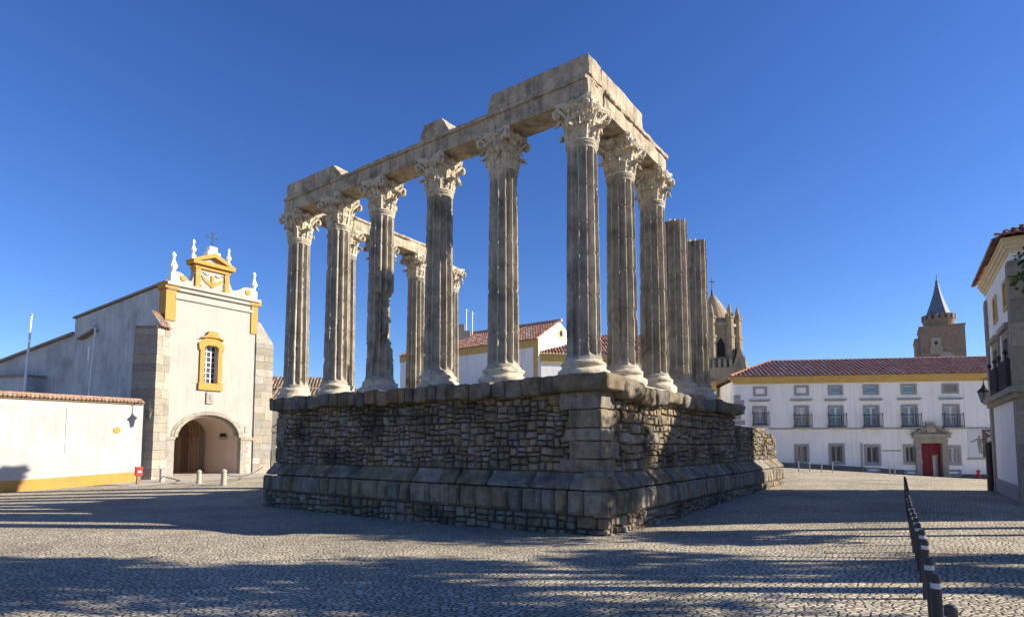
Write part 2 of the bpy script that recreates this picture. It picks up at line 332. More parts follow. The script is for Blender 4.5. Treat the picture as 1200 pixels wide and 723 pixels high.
def rock(mb, fr, u0, u1, d0, d1, z0, z1, seed, n=7, rnd_=.18, amp=.04, f=2.5):
    """weathered block: rounded, noise-worn box"""
    c = ((u0 + u1) / 2, (d0 + d1) / 2, (z0 + z1) / 2); h = ((u1 - u0) / 2, (d1 - d0) / 2, (z1 - z0) / 2)
    rr = rnd_ * min(h) * 2
    def pt(a, b, c_):
        q = [a * h[0], b * h[1], c_ * h[2]]
        core = [max(-(h[k] - rr), min(h[k] - rr, q[k])) for k in range(3)]
        v = Vector([q[k] - core[k] for k in range(3)])
        if v.length > 1e-6: v = v.normalized() * rr
        q = [core[k] + v[k] for k in range(3)]
        m = 1
        nn = Vector(q).normalized()
        o = amp * (nz(q, f, seed) + .5 * nz(q, f * 2.6, seed + 9))
        w = fr.p(c[0] + q[0] + nn.x * o, c[1] + q[1] + nn.y * o, c[2] + q[2] + nn.z * o); return w
    L = [-1 + 2 * i / n for i in range(n + 1)]
    L = [math.copysign(abs(x) ** .7, x) for x in L]
    vs = {}; out = []; fs = []
    def vid(a, b, c_):
        k = (round(a, 4), round(b, 4), round(c_, 4))
        if k not in vs: vs[k] = len(out); out.append(pt(a, b, c_))
        return vs[k]
    for ax in range(3):
        for sgn in (-1, 1):
            for i in range(n):
                for j in range(n):
                    def g(x, y):
                        q = [0, 0, 0]; q[ax] = sgn; q[(ax + 1) % 3] = x; q[(ax + 2) % 3] = y; return vid(*q)
                    fs.append((g(L[i], L[j]), g(L[i + 1], L[j]), g(L[i + 1], L[j + 1]), g(L[i], L[j + 1])))
    mb.add(out, fs)
# --- wall with window openings
def wall(mb, fr, u0, u1, z0, z1, holes, depth=.25, ztop=None):
    us = sorted(set([u0, u1] + [h[k] for h in holes for k in (0, 1)])); zs = sorted(set([z0, z1] + [h[k] for h in holes for k in (2, 3)]))
    us = [u for u in us if u0 <= u <= u1]; zs = [z for z in zs if z0 <= z <= z1]
    for a, b in zip(us, us[1:]):
        for c, e in zip(zs, zs[1:]):
            um, zm = (a + b) / 2, (c + e) / 2
            if any(h[0] < um < h[1] and h[2] < zm < h[3] for h in holes): continue
            mb.quad(fr.p(a, 0, c), fr.p(b, 0, c), fr.p(b, 0, e), fr.p(a, 0, e))
    for h in holes:
        a, b, c, e = h[:4]
        mb.quad(fr.p(a, 0, c), fr.p(b, 0, c), fr.p(b, -depth, c), fr.p(a, -depth, c))
        mb.quad(fr.p(a, 0, e), fr.p(b, 0, e), fr.p(b, -depth, e), fr.p(a, -depth, e))
        mb.quad(fr.p(a, 0, c), fr.p(a, 0, e), fr.p(a, -depth, e), fr.p(a, -depth, c))
        mb.quad(fr.p(b, 0, c), fr.p(b, 0, e), fr.p(b, -depth, e), fr.p(b, -depth, c))
# --- roof of overlapping half-round tiles; e0->e1 eave, w = unit up-slope, Lf(s)=slope length there
def tiles(mb, e0, e1, w, Lf, sp=.26, tl=.42, seed=0, chan=None):
    rnd = random.Random(seed)
    e0, e1, w = Vector(e0), Vector(e1), Vector(w).normalized(); e = (e1 - e0); Ln = e.length; e.normalize(); nn = e.cross(w)
    if nn.z < 0: nn = -nn
    for k in range(int(Ln / sp)):
        s = (k + .5) * sp; L = Lf(s)
        t0 = -.06
        # channel
        a = e0 + e * (s + sp * .5)
        L2 = Lf(min(s + sp * .5, Ln))
        c = [a - e * sp * .36 + nn * .03, a + nn * -.015, a + e * sp * .36 + nn * .03]
        (chan or mb).add([x + w * -.03 for x in c] + [x + w * max(L2, .05) for x in c], [(0, 1, 4, 3), (1, 2, 5, 4)])
        while t0 < L - .05:
            t1 = min(t0 + tl, L); jx = rnd.uniform(-.012, .012); jz = rnd.uniform(0, .012)
            b = e0 + e * (s + jx)
            r0 = sp * (.30 if chan else .37); r1 = sp * (.25 if chan else .30)
            vs = []
            for t, r_, up in ((t0 - .03, r0, .035 + jz), (t1, r1, .012)):
                for q in range(6):
                    an = math.pi * q / 5; vs.append(b + w * t + e * (math.cos(an) * r_) + nn * (math.sin(an) * r_ * .85 + up))
            mb.add(vs, [(q, q + 1, q + 7, q + 6) for q in range(5)] + [tuple(range(6))])
            t0 = t1

# ------------------------------------------------------------------ ground
P0 = ground(713, 630)
CTRL = [(0, 0, .45), (2.3, 14.1, 0), (-9.6, 22.7, -.15), (11.5, 26.8, .2), (14, 30.3, .15), (-28, 32.4, -.4), (-23, 38.8, 0), (-17, 44, .05), (22, 26.3, .17), (18.5, 49, .5),
        (33, 46, -.28), (40, 44.5, -.5), (5, 7.5, .36), (3.5, 5, .34), (9, 13, .2), (-9, 9, .22), (8, 20, .05), (-14, 20, -.1), (4, 4, .42), (-4, 4, .42), (20, 38, .25), (28, 36, .0), (-8, 40, 0), (5, 45, .2), (14, 14, .2), (20, 5, .4)]
_c = np.array(CTRL); SG = 9.0
_K = np.exp(-((_c[:, None, :2] - _c[None, :, :2]) ** 2).sum(2) / (2 * SG * SG))
_W = np.linalg.solve(_K + .05 * np.eye(len(_c)), _c[:, 2])
def gz(x, y): return float((_W * np.exp(-((_c[:, 0] - x) ** 2 + (_c[:, 1] - y) ** 2) / (2 * SG * SG))).sum())
def ticks(a, b, step, far):
    t = list(np.arange(a, b + .01, step)); s = step; x = b
    up = []
    while x < far: s *= 1.6; x += s; up.append(x)
    s = step; x = a; dn = []
    while x > -far: s *= 1.6; x -= s; dn.append(x)
    return dn[::-1] + t + up
gx = ticks(-40, 50, .75, 1500); gy = ticks(-4, 60, .75, 1500)
mb = MB(); nxg, nyg = len(gx) - 1, len(gy) - 1
mb.grid(lambda i, j: (gx[i], gy[j], gz(gx[i], gy[j])), nxg, nyg)
g = mb.build('ground', 'cobble', smooth=True, recalc=False); g['kind'] = 'structure'
def strip(name, m, fr, u0, u1, d0, d1, lift, nu=30, nd=6):
    b = MB()
    def P(i, j):
        q = fr.p(u0 + (u1 - u0) * i / nu, d0 + (d1 - d0) * j / nd, 0); return (q.x, q.y, gz(q.x, q.y) + lift)
    b.grid(P, nu, nd)
    o = b.build(name, m, recalc=False); o['kind'] = 'structure'; return o

# ------------------------------------------------------------------ the roman temple
FL = Fr(P0, U1, -U2); FRt = Fr(P0, U2, -U1)
LL = 14.65; LR = 20.0; ZT = 3.97; WI = .34
temple = thing('roman_temple', 'ruined Roman temple of fluted columns standing on a high rubble podium in the square', 'temple', (P0.x, P0.y, 0))
def mould(z): t = min(1, max(0, (z - 1.06) / .46)); return -.30 * (t ** .8) + .05 * math.sin(t * 6.2)
b = MB(); b.box(Fr(P0, U1, U2), .44, LL - .3, .44, 12.3, -.4, 3.86); b.box(Fr(P0, U1, U2), .44, LL - .3, 12.2, LR - .4, -.4, 2.7); b.box(Fr(P0, U1, U2), .10, LL - .1, .1, LR - .1, -.4, .98); b.build('podium_core', 'mortar', temple)
b = MB(); b.box(Fr(P0, U1, U2), .40, LL - .27, .42, 12., 3.86, 3.90); b.build('podium_floor', 'pave', temple)
b = MB()
rubble(b, FL, 0., LL, -.25, .45, (.48, .30), -.06, .03, 11, rough=1.5, warp=.05)
rubble(b, FRt, 0., LR, -.15, .45, (.48, .30), -.06, .03, 12, rough=1.5, warp=.05)
b.build('rubble_footing', 'rubble', temple)
b = MB()
masonry(b, FL, .02, LL, .45, 1.06, (.61, .62), (.34, .85), -.02, .035, 21, split=0, rough=.8, gap=.007, square=12, jit=.012)
masonry(b, FRt, .02, LR, .45, 1.06, (.61, .62), (.34, .75), -.02, .035, 22, split=0, rough=.8, gap=.007, square=12, jit=.012)
rock(b, Fr(P0, U1, U2), .0, .42, .0, .5, .44, 1.06, 3, rnd_=.10, amp=.03)
b.build('plinth_course', 'ashlar', temple)
b = MB()
masonry(b, FL, .2, LL - .1, 1.06, 1.52, (.45, .47), (.6, 1.5), -.06, .05, 31, split=0, dfun=mould, rough=.7, gap=.008, n=7, square=10)
masonry(b, FRt, .2, LR - .1, 1.06, 1.52, (.45, .47), (.5, 1.2), -.06, .05, 32, split=0, dfun=mould, rough=.9, gap=.008, n=7, square=10)
rock(b, Fr(P0, U1, U2), .07, .75, .07, .75, 1.05, 1.42, 8, rnd_=.30, amp=.05)
rock(b, Fr(P0, U1, U2), .2, .8, .2, .8, 1.25, 1.56, 18, rnd_=.30, amp=.04)
b.build('moulding_course', 'ashlar', temple)
b = MB()
rubble(b, FL, 1.0, LL - .3, 1.5, 3.56, (.40, .27), -WI - .02, .03, 41)
rubble(b, FRt, .82, 12.4, 1.5, 3.56, (.46, .31), -WI - .02, .03, 42)
rubble(b, FRt, 12.4, LR - .25, 1.5, 3.0, (.38, .27), -WI - .02, .03, 43, top=lambda u: 3.0 if u < 17.5 else 2.75 - (.3 if u > 19.2 else 0))
b.build('rubble_wall', 'rubble', temple)
b = MB(); F2 = Fr(P0, U1, U2)
qz = [1.5, 1.84, 2.3, 2.62, 3.1, 3.56]
for i in range(5):
    a, c = ((1.2, .72), (.92, .98), (1.06, .76), (.94, .9), (1.2, .74))[i] 
    rock(b, F2, WI - .02, WI + a, WI - .02, WI + c, qz[i] + .01, qz[i + 1] - .01, 50 + i, n=14, rnd_=.08, amp=.035, f=3.5)
b.build('corner_block', 'ashlar', temple); b = MB()
rock(b, F2, LL - 1.0, LL - .28, WI, WI + .6, 1.52, 2.1, 61, n=6, rnd_=.07, amp=.02); rock(b, F2, LL - .75, LL - .28, WI, WI + .8, 2.12, 2.7, 62, n=6, rnd_=.07, amp=.02)
rock(b, F2, LL - .95, LL - .28, WI, WI + .6, 2.72, 3.2, 63, n=6, rnd_=.07, amp=.02)
b.build('corner_block', 'ashlar', temple)
b = MB(); rnd = random.Random(5); u = 1.5
while u < LL - .35:
    e = min(u + rnd.uniform(.3, .62), LL - .2); dz = rnd.uniform(-.04, .03)
    rock(b, F2, u + .005, e - .005, .03 + rnd.uniform(-.03, .06), 1.0, 3.5 + rnd.uniform(-.05, .03), ZT + dz, u * 3, n=6, rnd_=.20, amp=.045, f=3); u = e
rock(b, F2, -.02, 1.52, -.02, 1.1, 3.54, ZT + .01, 77, n=12, rnd_=.22, amp=.05, f=2)
u = 1.05
while u < 11.9:
    e = u + rnd.uniform(.7, 1.35)
    rock(b, F2, rnd.uniform(-.12, .08), 1.1, u + .01, e - .01, 3.36 + rnd.uniform(-.1, .08), ZT - .12 + rnd.uniform(-.08, .04), u * 5 + 2, n=9, rnd_=.30, amp=.08, f=2.2); u = e
b.build('podium_cornice', 'cornice', temple)

# column parts (local: base at z 0)
CH = 7.52; CAPH = 1.15; BASEH = .46
def shaft_mesh(z0, z1, seed, r0=.475, r1=.415, bite=None, stump=False, nA=192, nH=120):
    b = MB(); N12 = 12
    rng = random.Random(seed)
    joints = []; z = z0 + rng.uniform(.5, 1.1)
    while z < z1 - .3: joints.append(z); z += rng.uniform(.7, 1.25)
    chips = [(rng.uniform(0, 6.28), rng.uniform(z0, z1), rng.uniform(.05, .2), rng.uniform(.02, .05)) for _ in range(34)]
    rowoff = {}
    def P(i, j):
        t = j / nH; z = z0 + (z1 - z0) * t; a = 2 * math.pi * (i % nA) / nA
        r = r0 + (r1 - r0) * (t ** 1.35)
        ph = ((a * N12 / (2 * math.pi)) % 1) - .5            # 0 at flute centre
        x = abs(ph) / .395
        fl = math.sqrt(max(0, 1 - x * x)) if x < 1 else 0
        lo, hi = z0 + .12, (z1 - .16 if not stump else z1 + 1)
        fade = 1.
        if z < lo + .15: fade = math.sqrt(max(0, min(1, (z - lo) / .15)))
        if z > hi - .16: fade = math.sqrt(max(0, min(1, (hi - z) / .16)))
        r -= fl * fade * .14 * (r0 / .475)
        if not stump and t > .985: r += .03
        if t < .012: r += .025
        c, s_ = math.cos(a), math.sin(a)
        q = (c * r, s_ * r, z)
        r += .005 * nz(q, 6, seed * 3.1) + .008 * min(0, nz(q, 1.3, seed * 1.7) + .15)
        for zj in joints:
            if abs(z - zj) < .028: r -= .03
        for ca, cz, cs, cd in chips:
            da = (a - ca + math.pi) % (2 * math.pi) - math.pi
            dd = (da * r) ** 2 + (z - cz) ** 2
            if dd < cs * cs: r -= cd * (1 - dd / cs / cs)
        if bite: r -= bite(a, z, q)
        zz = z
        if stump and j == nH: zz += .06 * nz((c * 3, s_ * 3, seed), 1)
        return (c * r, s_ * r, zz)
    b.add([P(i, j) for j in range(nH + 1) for i in range(nA)], [(j * nA + i, j * nA + (i + 1) % nA, (j + 1) * nA + (i + 1) % nA, (j + 1) * nA + i) for j in range(nH) for i in range(nA)])
    k = len(b.v); b.add([(0, 0, z1)], []); b.f += [(nH * nA + i, nH * nA + (i + 1) % nA, k) for i in range(nA)]
    return b
def base_mesh(seed, worn=.5):
    prof = [(.66, 0), (.70, .05), (.71, .10), (.70, .15), (.66, .19), (.60, .205), (.575, .23), (.565, .27), (.575, .30), (.60, .315), (.615, .34), (.61, .38), (.585, .405), (.53, .415), (.51, .44), (.50, .47)]
    b = MB(); n = 56
    vs = []
    for r, z in prof:
        cone = .70 - .20 * z / .47
        for k in range(n):
            a = 2 * math.pi * k / n; wk = min(1, max(0, worn + .9 * nz((math.cos(a), math.sin(a), z), 1.4, seed)))
            rr = r * (1 - wk) + cone * wk; c, s_ = math.cos(a), math.sin(a)
            rr += .05 * nz((c * rr, s_ * rr, z), 3.2, seed) + .02 * nz((c * rr, s_ * rr, z), 11, seed)
            vs.append((c * rr, s_ * rr, z - (.05 if z == 0 else 0)))
    m = len(prof)
    b.add(vs, [(i * n + k, i * n + (k + 1) % n, (i + 1) * n + (k + 1) % n, (i + 1) * n + k) for i in range(m - 1) for k in range(n)] + [tuple(range((m - 1) * n, m * n))])
    return b
def capital_mesh(seed):
    b = MB(); rng = random.Random(seed)
    H = CAPH
    b.lathe((0, 0, 0), [(.43, 0), (.46, .025), (.45, .06), (.415, .08), (.41, .3), (.42, .55), (.46, .75), (.53, .9), (.60, .98), (.60, 1.0)], 32)
    # abacus with concave sides
    n = 12; pts = []
    for k in range(4):
        a0 = math.pi / 4 + k * math.pi / 2
        tip = Vector((math.cos(a0), math.sin(a0))) * .80; nxt = Vector((math.cos(a0 + math.pi / 2), math.sin(a0 + math.pi / 2))) * .80
        tv = (nxt - tip).normalized(); pin = tip + tv * .09; nin = nxt - tv * .09
        mid = (tip + nxt) / 2; inn = -mid.normalized()
        for i in range(n + 1):
            t = i / n; q = pin.lerp(nin, t) + inn * .11 * (4 * t * (1 - t)); pts.append(q)
    m_ = len(pts); vs = []
    for sc, z in ((.93, 1.0), (.97, 1.05), (1.0, 1.06), (1.0, H)):
        vs += [(p.x * sc, p.y * sc, z) for p in pts]
    b.add(vs, [(i * m_ + k, i * m_ + (k + 1) % m_, (i + 1) * m_ + (k + 1) % m_, (i + 1) * m_ + k) for i in range(3) for k in range(m_)] + [tuple(range(m_))[::-1], tuple(range(3 * m_, 4 * m_))])
    for k in range(4):    # abacus flower
        a = k * math.pi / 2; b.lathe((math.cos(a) * .5, math.sin(a) * .5, .98), [(.01, 0), (.09, .04), (.10, .09), (.05, .14), (.01, .15)], 8)
    def leaf(a, zb, zt, r0, rout, wd, broken):
        nv, nu = 14, 8; c, s_ = math.cos(a), math.sin(a)
        def P(i, j, th):
            v = j / nv; x = -1 + 2 * i / nu
            z = zb + (zt - zb) * min(v / .82, 1) - (max(0, v - .78) / .22) ** 1.5 * (zt - zb) * .26
            rr = r0 + .02 + (rout - r0) * max(0, (v - .45) / .55) ** 1.6 + .05 * math.sin(v * 3.1)
            wv = wd * (.85 + .35 * math.sin(v * 2.6)) * (1 - max(0, (v - .6) / .4) ** 2 * .75)
            lob = 1 + .30 * math.sin(v * 24.)
            xx = x * wv * lob
            rr -= .085 * abs(x) ** 1.5 * (1 if v < .8 else .3) - .026 * math.cos(x * 9.5)
            rr -= th
            if broken and v > broken: rr = r0 + .06 - th; z = zb + (zt - zb) * min(broken / .82, 1) + (v - broken) * .05
            X = c * rr - s_ * xx; Y = s_ * rr + c * xx
            o = .016 * nz((X, Y, z), 12, seed)
            return (X * (1 + o), Y * (1 + o), z + o)
        b.grid(lambda i, j: P(i, j, 0), nu, nv); b.grid(lambda i, j: P(i, j, .045), nu, nv)
        # rim
        idx = [(i, 0) for i in range(nu)] + [(nu, j) for j in range(nv)] + [(i, nv) for i in range(nu, 0, -1)] + [(0, j) for j in range(nv, 0, -1)]
        ring = [P(i, j, 0) for i, j in idx] + [P(i, j, .045) for i, j in idx]; q = len(idx)
        b.add(ring, [(k, (k + 1) % q, q + (k + 1) % q, q + k) for k in range(q)])
    for k in range(8):
        leaf(k * math.pi / 4, .06, .47 + rng.uniform(-.03, .03), .41, .69, .128, rng.choice([0, 0, 0, .6]))
        leaf((k + .5) * math.pi / 4, .10, .80 + rng.uniform(-.03, .03),   .41, .73, .118, rng.choice([0, 0, 0, .75]))
    for k in range(4):    # corner volutes and inner helices
        a0 = math.pi / 4 + k * math.pi / 2
        lost = rng.random() < .2
        for sg in (-1, 1):
            st = a0 + sg * .42; pts = []; rs = []
            for i in range(9):
                t = i / 8; aa = st + (a0 + sg * .07 - st) * t; rr = .46 + (.70 - .46) * t ** 1.3; pts.append((math.cos(aa) * rr, math.sin(aa) * rr, .55 + .40 * t ** .75)); rs.append(.035 + .015 * t)
            if not lost:
                cx = .70; 
                for i in range(1, 15):
                    ph = math.pi / 2 - i * .55; ra = .105 * (1 - i / 17)
                    rr = cx + .0 + ra * math.cos(ph); aa = a0 + sg * .07 * (1 - i / 20); pts.append((math.cos(aa) * rr, math.sin(aa) * rr, .845 + ra * math.sin(ph))); rs.append(.046)
            b.tube(pts, rs, 7)
            a1 = a0 + sg * math.pi / 4; pts = []
            for i in range(14):
                t = i / 13
                if t < .5: aa = a0 + sg * (.45 + .2 * t); pts.append((math.cos(aa) * (.47 + .1 * t), math.sin(aa) * (.47 + .1 * t), .62 + .5 * t))
                else:
                    ph = math.pi / 2 + (t - .5) * 9; ra = .07 * (1.3 - t); aa = a0 + sg * (.6 - ra * 1.2 * math.cos(ph) * 1.4); pts.append((math.cos(aa) * .56, math.sin(aa) * .56, .83 + ra * math.sin(ph)))
            b.tube(pts, .028, 6)
    b.v = [tuple(Vector(v) * (1 + .010 * nz(v, 6, seed) + .030 * nz(v, 26, seed))) for v in b.v]
    return b
_cap = [capital_mesh(s) for s in (1, 2, 3)]; _cm = {}; _bm = {}
_base = [base_mesh(s, wv) for s, wv in ((1, .05), (2, .25), (3, .75))]
def local_obj(name, mbx, m, parent, cache, key, loc, rz, smooth):
    if key not in cache:
        o = MB.build(mbx, name, m, None, smooth); cache[key] = o.data
        o.parent = parent
    else:
        o = bpy.data.objects.new(name, cache[key]); COL.objects.link(o); o.parent = parent
    o.location = loc; o.rotation_euler = (0, 0, rz); return o
A0 = math.atan2(U1.y, U1.x)
def column(t, s, seed, capital=True, bite=None, base=0, top=None, label=None, rz=0):
    q = P0 + U1 * t + U2 * s; rng = random.Random(seed * 13 + 1)
    z0, z1 = BASEH - .01, (CH - CAPH if capital else (top or 6.4))
    o = MB.build(shaft_mesh(z0, z1, seed, bite=bite, stump=not capital), 'column', 'shaft', None, False)
    o.parent = temple; o.location = (q.x - P0.x, q.y - P0.y, ZT - .0); o.rotation_euler = (0, 0, A0 + R(15))
    if label: o['label'] = label
    local_obj('column_base', _base[base], 'marble', o, _bm, base, (0, 0, 0), rng.choice([0, 1.57, 3.14, 4.71]) + rng.random(), True)
    if capital:
        k = rng.randrange(3); local_obj('capital', _cap[k], 'marble', o, _cm, k, (0, 0, CH - CAPH), -R(15) + rng.choice([0, 1, 2, 3]) * math.pi / 2, False)
    return o
def bite(a, z, q):
    # world angle of camera-right side
    aw = a + A0 + R(15); da = (aw - (-.25) + math.pi) % (2 * math.pi) - math.pi
    o = 0
    if 1.55 < z < 3.55:
        k = max(0, math.cos(da * .9)) if abs(da) < 1.7 else 0
        e = min(1, (3.55 - z) / .12) * min(1, (z - 1.55) / .35)
        o += .21 * k ** .5 * e * (1 + .8 * nz(q, 4, 4) + .4 * nz(q, 11, 2))
    if 1.2 < z < 1.7: o += .03
    return max(0, o)
LF = [1.17, 3.86, 6.46, 9.24, 11.62, 14.15]
for i, t in enumerate(LF):
    column(t, 1.0, i + 1, base=(1, 0, 1, 2, 1, 2)[i], bite=bite if i == 3 else None,
           label={3: 'column with a deep bite broken out of its shaft', 0: 'corner column under the heaviest entablature blocks'}.get(i))
for i, s in enumerate((3.41, 5.89, 8.1, 10.33)):
    column(1.17, s, 11 + i, capital=i < 2, base=(0, 1, 0, 1)[i], top=(0, 0, 6.50, 6.38)[i], label={2: 'bare column without capital, the nearer of two', 3: 'bare column without capital, the farther of two'}.get(i))
for i, s in enumerate((3.3, 5.3, 7.6, 10.1)): column(14.15, s, 21 + i, base=2 if i % 2 else 1)
# entablature
ZA = ZT + CH; AW = .44
def beam(b, t0, t1, s0, s1, z0, z1, seed, n=14, amp=.03, rnd_=.05): rock(b, F2, t0, t1, s0, s1, z0, z1, seed, n=n, rnd_=rnd_, amp=amp, f=3.2)
b = MB(); cuts = [1.17 - AW] + LF[1:5] + [14.15 + AW]
def architrave(b, t0, t1, s0, s1, seed, along):
    beam(b, t0, t1, s0, s1, ZA, ZA + .50, seed, amp=.035, n=20)
    e = .07
    if along == 't': beam(b, t0, t1, s0 - e, s1 + e, ZA + .46, ZA + .60, seed + 3, amp=.075, rnd_=.3, n=20)
    else: beam(b, t0 - e, t1 + e, s0, s1, ZA + .46, ZA + .60, seed + 3, amp=.075, rnd_=.3, n=20)
for i in range(5): architrave(b, cuts[i] + .004, cuts[i + 1] - .004, 1 - AW, 1 + AW, 100 + i, 't')
for i, (s0, s1) in enumerate(((1 + AW + .09, 3.41), (3.41, 6.15))): architrave(b, 1.17 - AW, 1.17 + AW, s0 + .004, s1 - .004, 120 + i, 's')
for i, (s0, s1) in enumerate(((1 + AW + .09, 3.3), (3.3, 5.3), (5.3, 8.0))): architrave(b, 14.15 - AW, 14.15 + AW, s0 + .004, s1 - .004, 130 + i, 's')
b.build('architrave', 'archi', temple)
b = MB(); ac = 1.17 - AW
def frieze(pts, s0, s1, seed):       # pts = bottom t0,t1, top t0,t1
    tmp = MB(); rock(tmp, F2, 0, 1, s0, s1, 0, 1, seed, n=26, rnd_=.05, amp=.0)
    t0, t1, q0, q1 = pts
    for k, v in enumerate(tmp.v):
        d = Vector((v[0], v[1])) - P0; tt = d.dot(U1); ss = d.dot(U2); z = v[2]
        z = min(1, max(0, z)); a, c = t0 + (q0 - t0) * z, t1 + (q1 - t1) * z
        t = a + (c - a) * tt; w = P0 + U1 * t + U2 * ss
        zz = ZA + .595 + z * .56; o = .04 * nz((w.x, w.y, zz), 2.2, seed) + .03 * nz((w.x, w.y, zz), 6, seed)
        tmp.v[k] = (w.x + o, w.y + o, zz + o * .6)
    b.add(tmp.v, tmp.f)
frieze((ac - .02, ac + 3.44, ac - .02, ac + 3.26), 1 - AW - .02, 1 + AW - .1, 5); b.build('frieze_block', 'archi', temple); b = MB()
frieze((ac + 4.93, ac + 6.34, ac + 5.3, ac + 6.06), 1 - AW + .02, 1 + AW - .1, 6); b.build('frieze_block', 'archi', temple); b = MB()
frieze((ac + 10.2, ac + 13.75, ac + 10.75, ac + 13.7), 1 - AW + .0, 1 + AW - .1, 7); b.build('frieze_block', 'archi', temple); b = MB()
rock(b, F2, ac - .015, 1.17 + AW - .1, 1 + AW - .09, 4.15, ZA + .597, ZA + 1.14, 9, n=16, rnd_=.06, amp=.035); b.build('frieze_block', 'archi', temple); b = MB()
rock(b, F2, 14.15 - AW, 14.15 + AW - .15, 1.5, 3.2, ZA + .597, ZA + 1.02, 19, n=10, rnd_=.2, amp=.05)
b.build('frieze_block', 'archi', temple)
# ------------------------------------------------------------------ (buildings follow)
# ------------------------------------------------------------------ church
PC = ground(186, 560, 0.); FC = Fr(PC, U2, -U1)           # facade faces the square
FS = Fr(PC, U1, -U2)                                       # its side wall
CW = FC.px(297, 480)[0]; CTOP = FC.px(193, 331)[1]         # width and cornice height
def cu(x, y): return FC.px(x, y)
church = thing('white_church', 'tall white church with ochre trim, pinnacles and a big arched porch on the left', 'church', (PC.x, PC.y, 0))
# arch opening outline
aL, aS = cu(203.5, 512); aR = cu(282, 512)[0]; aT = cu(243, 484)[1]
aM = (aL + aR) / 2; ar = (aR - aL) / 2
def archpts(r, n=20, z0=-.6, hs=None):
    hh = (aT - aS) if hs is None else hs
    return [(aM - r * math.cos(math.pi * i / n), aS + hh * (r / ar if hs is None else 1) * math.sin(math.pi * i / n)) for i in range(n + 1)]
def arched_wall(b, fr, u0, u1, z0, z1, arc, d):
    """wall front with an arched opening reaching z0"""
    n = len(arc)
    b.quad(fr.p(u0, d, z0), fr.p(arc[0][0], d, z0), fr.p(arc[0][0], d, z1), fr.p(u0, d, z1))
    b.quad(fr.p(arc[-1][0], d, z0), fr.p(u1, d, z0), fr.p(u1, d, z1), fr.p(arc[-1][0], d, z1))
    for i in range(n - 1):
        a, c = arc[i], arc[i + 1]
        b.quad(fr.p(a[0], d, a[1]), fr.p(c[0], d, c[1]), fr.p(c[0], d, z1), fr.p(a[0], d, z1))
wl, wt = cu(237, 404); wr, wb = cu(255.5, 450)     # window opening
wl2 = cu(236.5, 440)[0]
b = MB(); zmid = cu(243, 477)[1]
arched_wall(b, FC, 0, CW, -.8, zmid, archpts(ar), 0)
wall(b, FC, 0, CW, zmid, CTOP, [(wl2 + .1, wr - .1, wb, wt)], .45)
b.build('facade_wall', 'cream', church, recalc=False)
D = 5.6
b = MB()     # porch reveal vault, side walls, back wall
arc = archpts(ar)
for a, c in zip(arc, arc[1:]): b.quad(FC.p(a[0], 0, a[1]), FC.p(c[0], 0, c[1]), FC.p(c[0], -D, c[1]), FC.p(a[0], -D, a[1]))
b.quad(FC.p(aL, 0, -.8), FC.p(aL, 0, aS), FC.p(aL, -D, aS), FC.p(aL, -D, -.8)); b.quad(FC.p(aR, 0, -.8), FC.p(aR, 0, aS), FC.p(aR, -D, aS), FC.p(aR, -D, -.8))
b.prism(FC, [(aL, -.8)] + arc + [(aR, -.8)], -D - .02, -D - .3)
b.build('porch_wall', 'pink', church, recalc=False)
b = MB()   # archivolt of stepped mouldings
for k, (ro, ri, d1) in enumerate(((1.0, .93, .10), (1.08, 1.0, .05), (.94, .86, -.12))):
    for i in range(24):
        p = []
        for r_, ii in ((ri, i), (ro, i), (ro, i + 1), (ri, i + 1)):
            a = math.pi * ii / 24; p.append((aM - ar * r_ * math.cos(a), aS + (aT - aS) * r_ * math.sin(a)))
        b.prism(FC, p, d1 - .25, d1)
b.build('arch_moulding', 'granite', church)
b = MB(); jz = cu(190, 513)[1]
b.box(FC, aL - .45, aL + .02, -.4, .08, -.8, aS - .12); b.box(FC, .0, aL + .06, -.2, .13, jz - .12, jz + .1); b.build('porch_impost', 'granite', church); b = MB(); b.box(FC, aR - .02, aR + .4, -.4, .08, -.8, aS - .12)
b.box(FC, aR - .06, CW, -.2, .13, jz - .12, jz + .1)
for i in range(5): b.box(FC, aR + .3, aR + (.75 if i % 2 else .55), -.2, .05, .1 + i * .75, .55 + i * .75)
b.build('porch_impost', 'granite', church)
# carved portal in the back wall, corner column, little window in the right side wall
FP = Fr(FC.p(aM, -D, 0), FC.u, FC.n)
b = MB(); pw = 1.25; ph = 2.9
for i in range(9): b.box(FP, -pw + i * 2 * pw / 9 + .01, -pw + (i + 1) * 2 * pw / 9 - .01, -.02, .08 + (.03 if i % 2 else 0), -.6, ph + .1)
b.prism(FP, [(-pw, ph)] + [(-pw * math.cos(math.pi * i / 16), ph + pw * 1.3 * math.sin(math.pi * i / 16)) for i in range(17)] + [(pw, ph)], .0, .07)
b.box(FP, -pw, pw, .0, .17, ph - .1, ph + .12)
b.build('portal_door', 'wood', church)
b = MB()
for k in range(4):
    r0 = pw + .17 * k; dd = .2 + .16 * k
    for i in range(20):
        p = []
        for r_, ii in ((r0, i), (r0 + .14, i), (r0 + .14, i + 1), (r0, i + 1)):
            a = math.pi * ii / 20; p.append((-r_ * math.cos(a), ph + r_ * 1.3 * math.sin(a)))
        b.prism(FP, p, 0, dd)
    for sg in (-1, 1): q = FP.p(sg * (r0 + .07), dd - .1, 0); b.lathe((q.x, q.y, -.5), [(.09, 0), (.09, .9), (.065, 1.), (.065, 3.2), (.09, 3.3), (.09, 3.45)], 8)
b.build('portal_arch', 'portalstone', church)
b = MB(); q = FC.p(aR - .12, -D + .12, 0); b.lathe((q.x, q.y, -.5), [(.26, 0), (.26, .9), (.18, 1.0), (.16, 4.6), (.28, 4.9), (.28, 5.2)], 10); b.build('porch_column', 'granite', church)
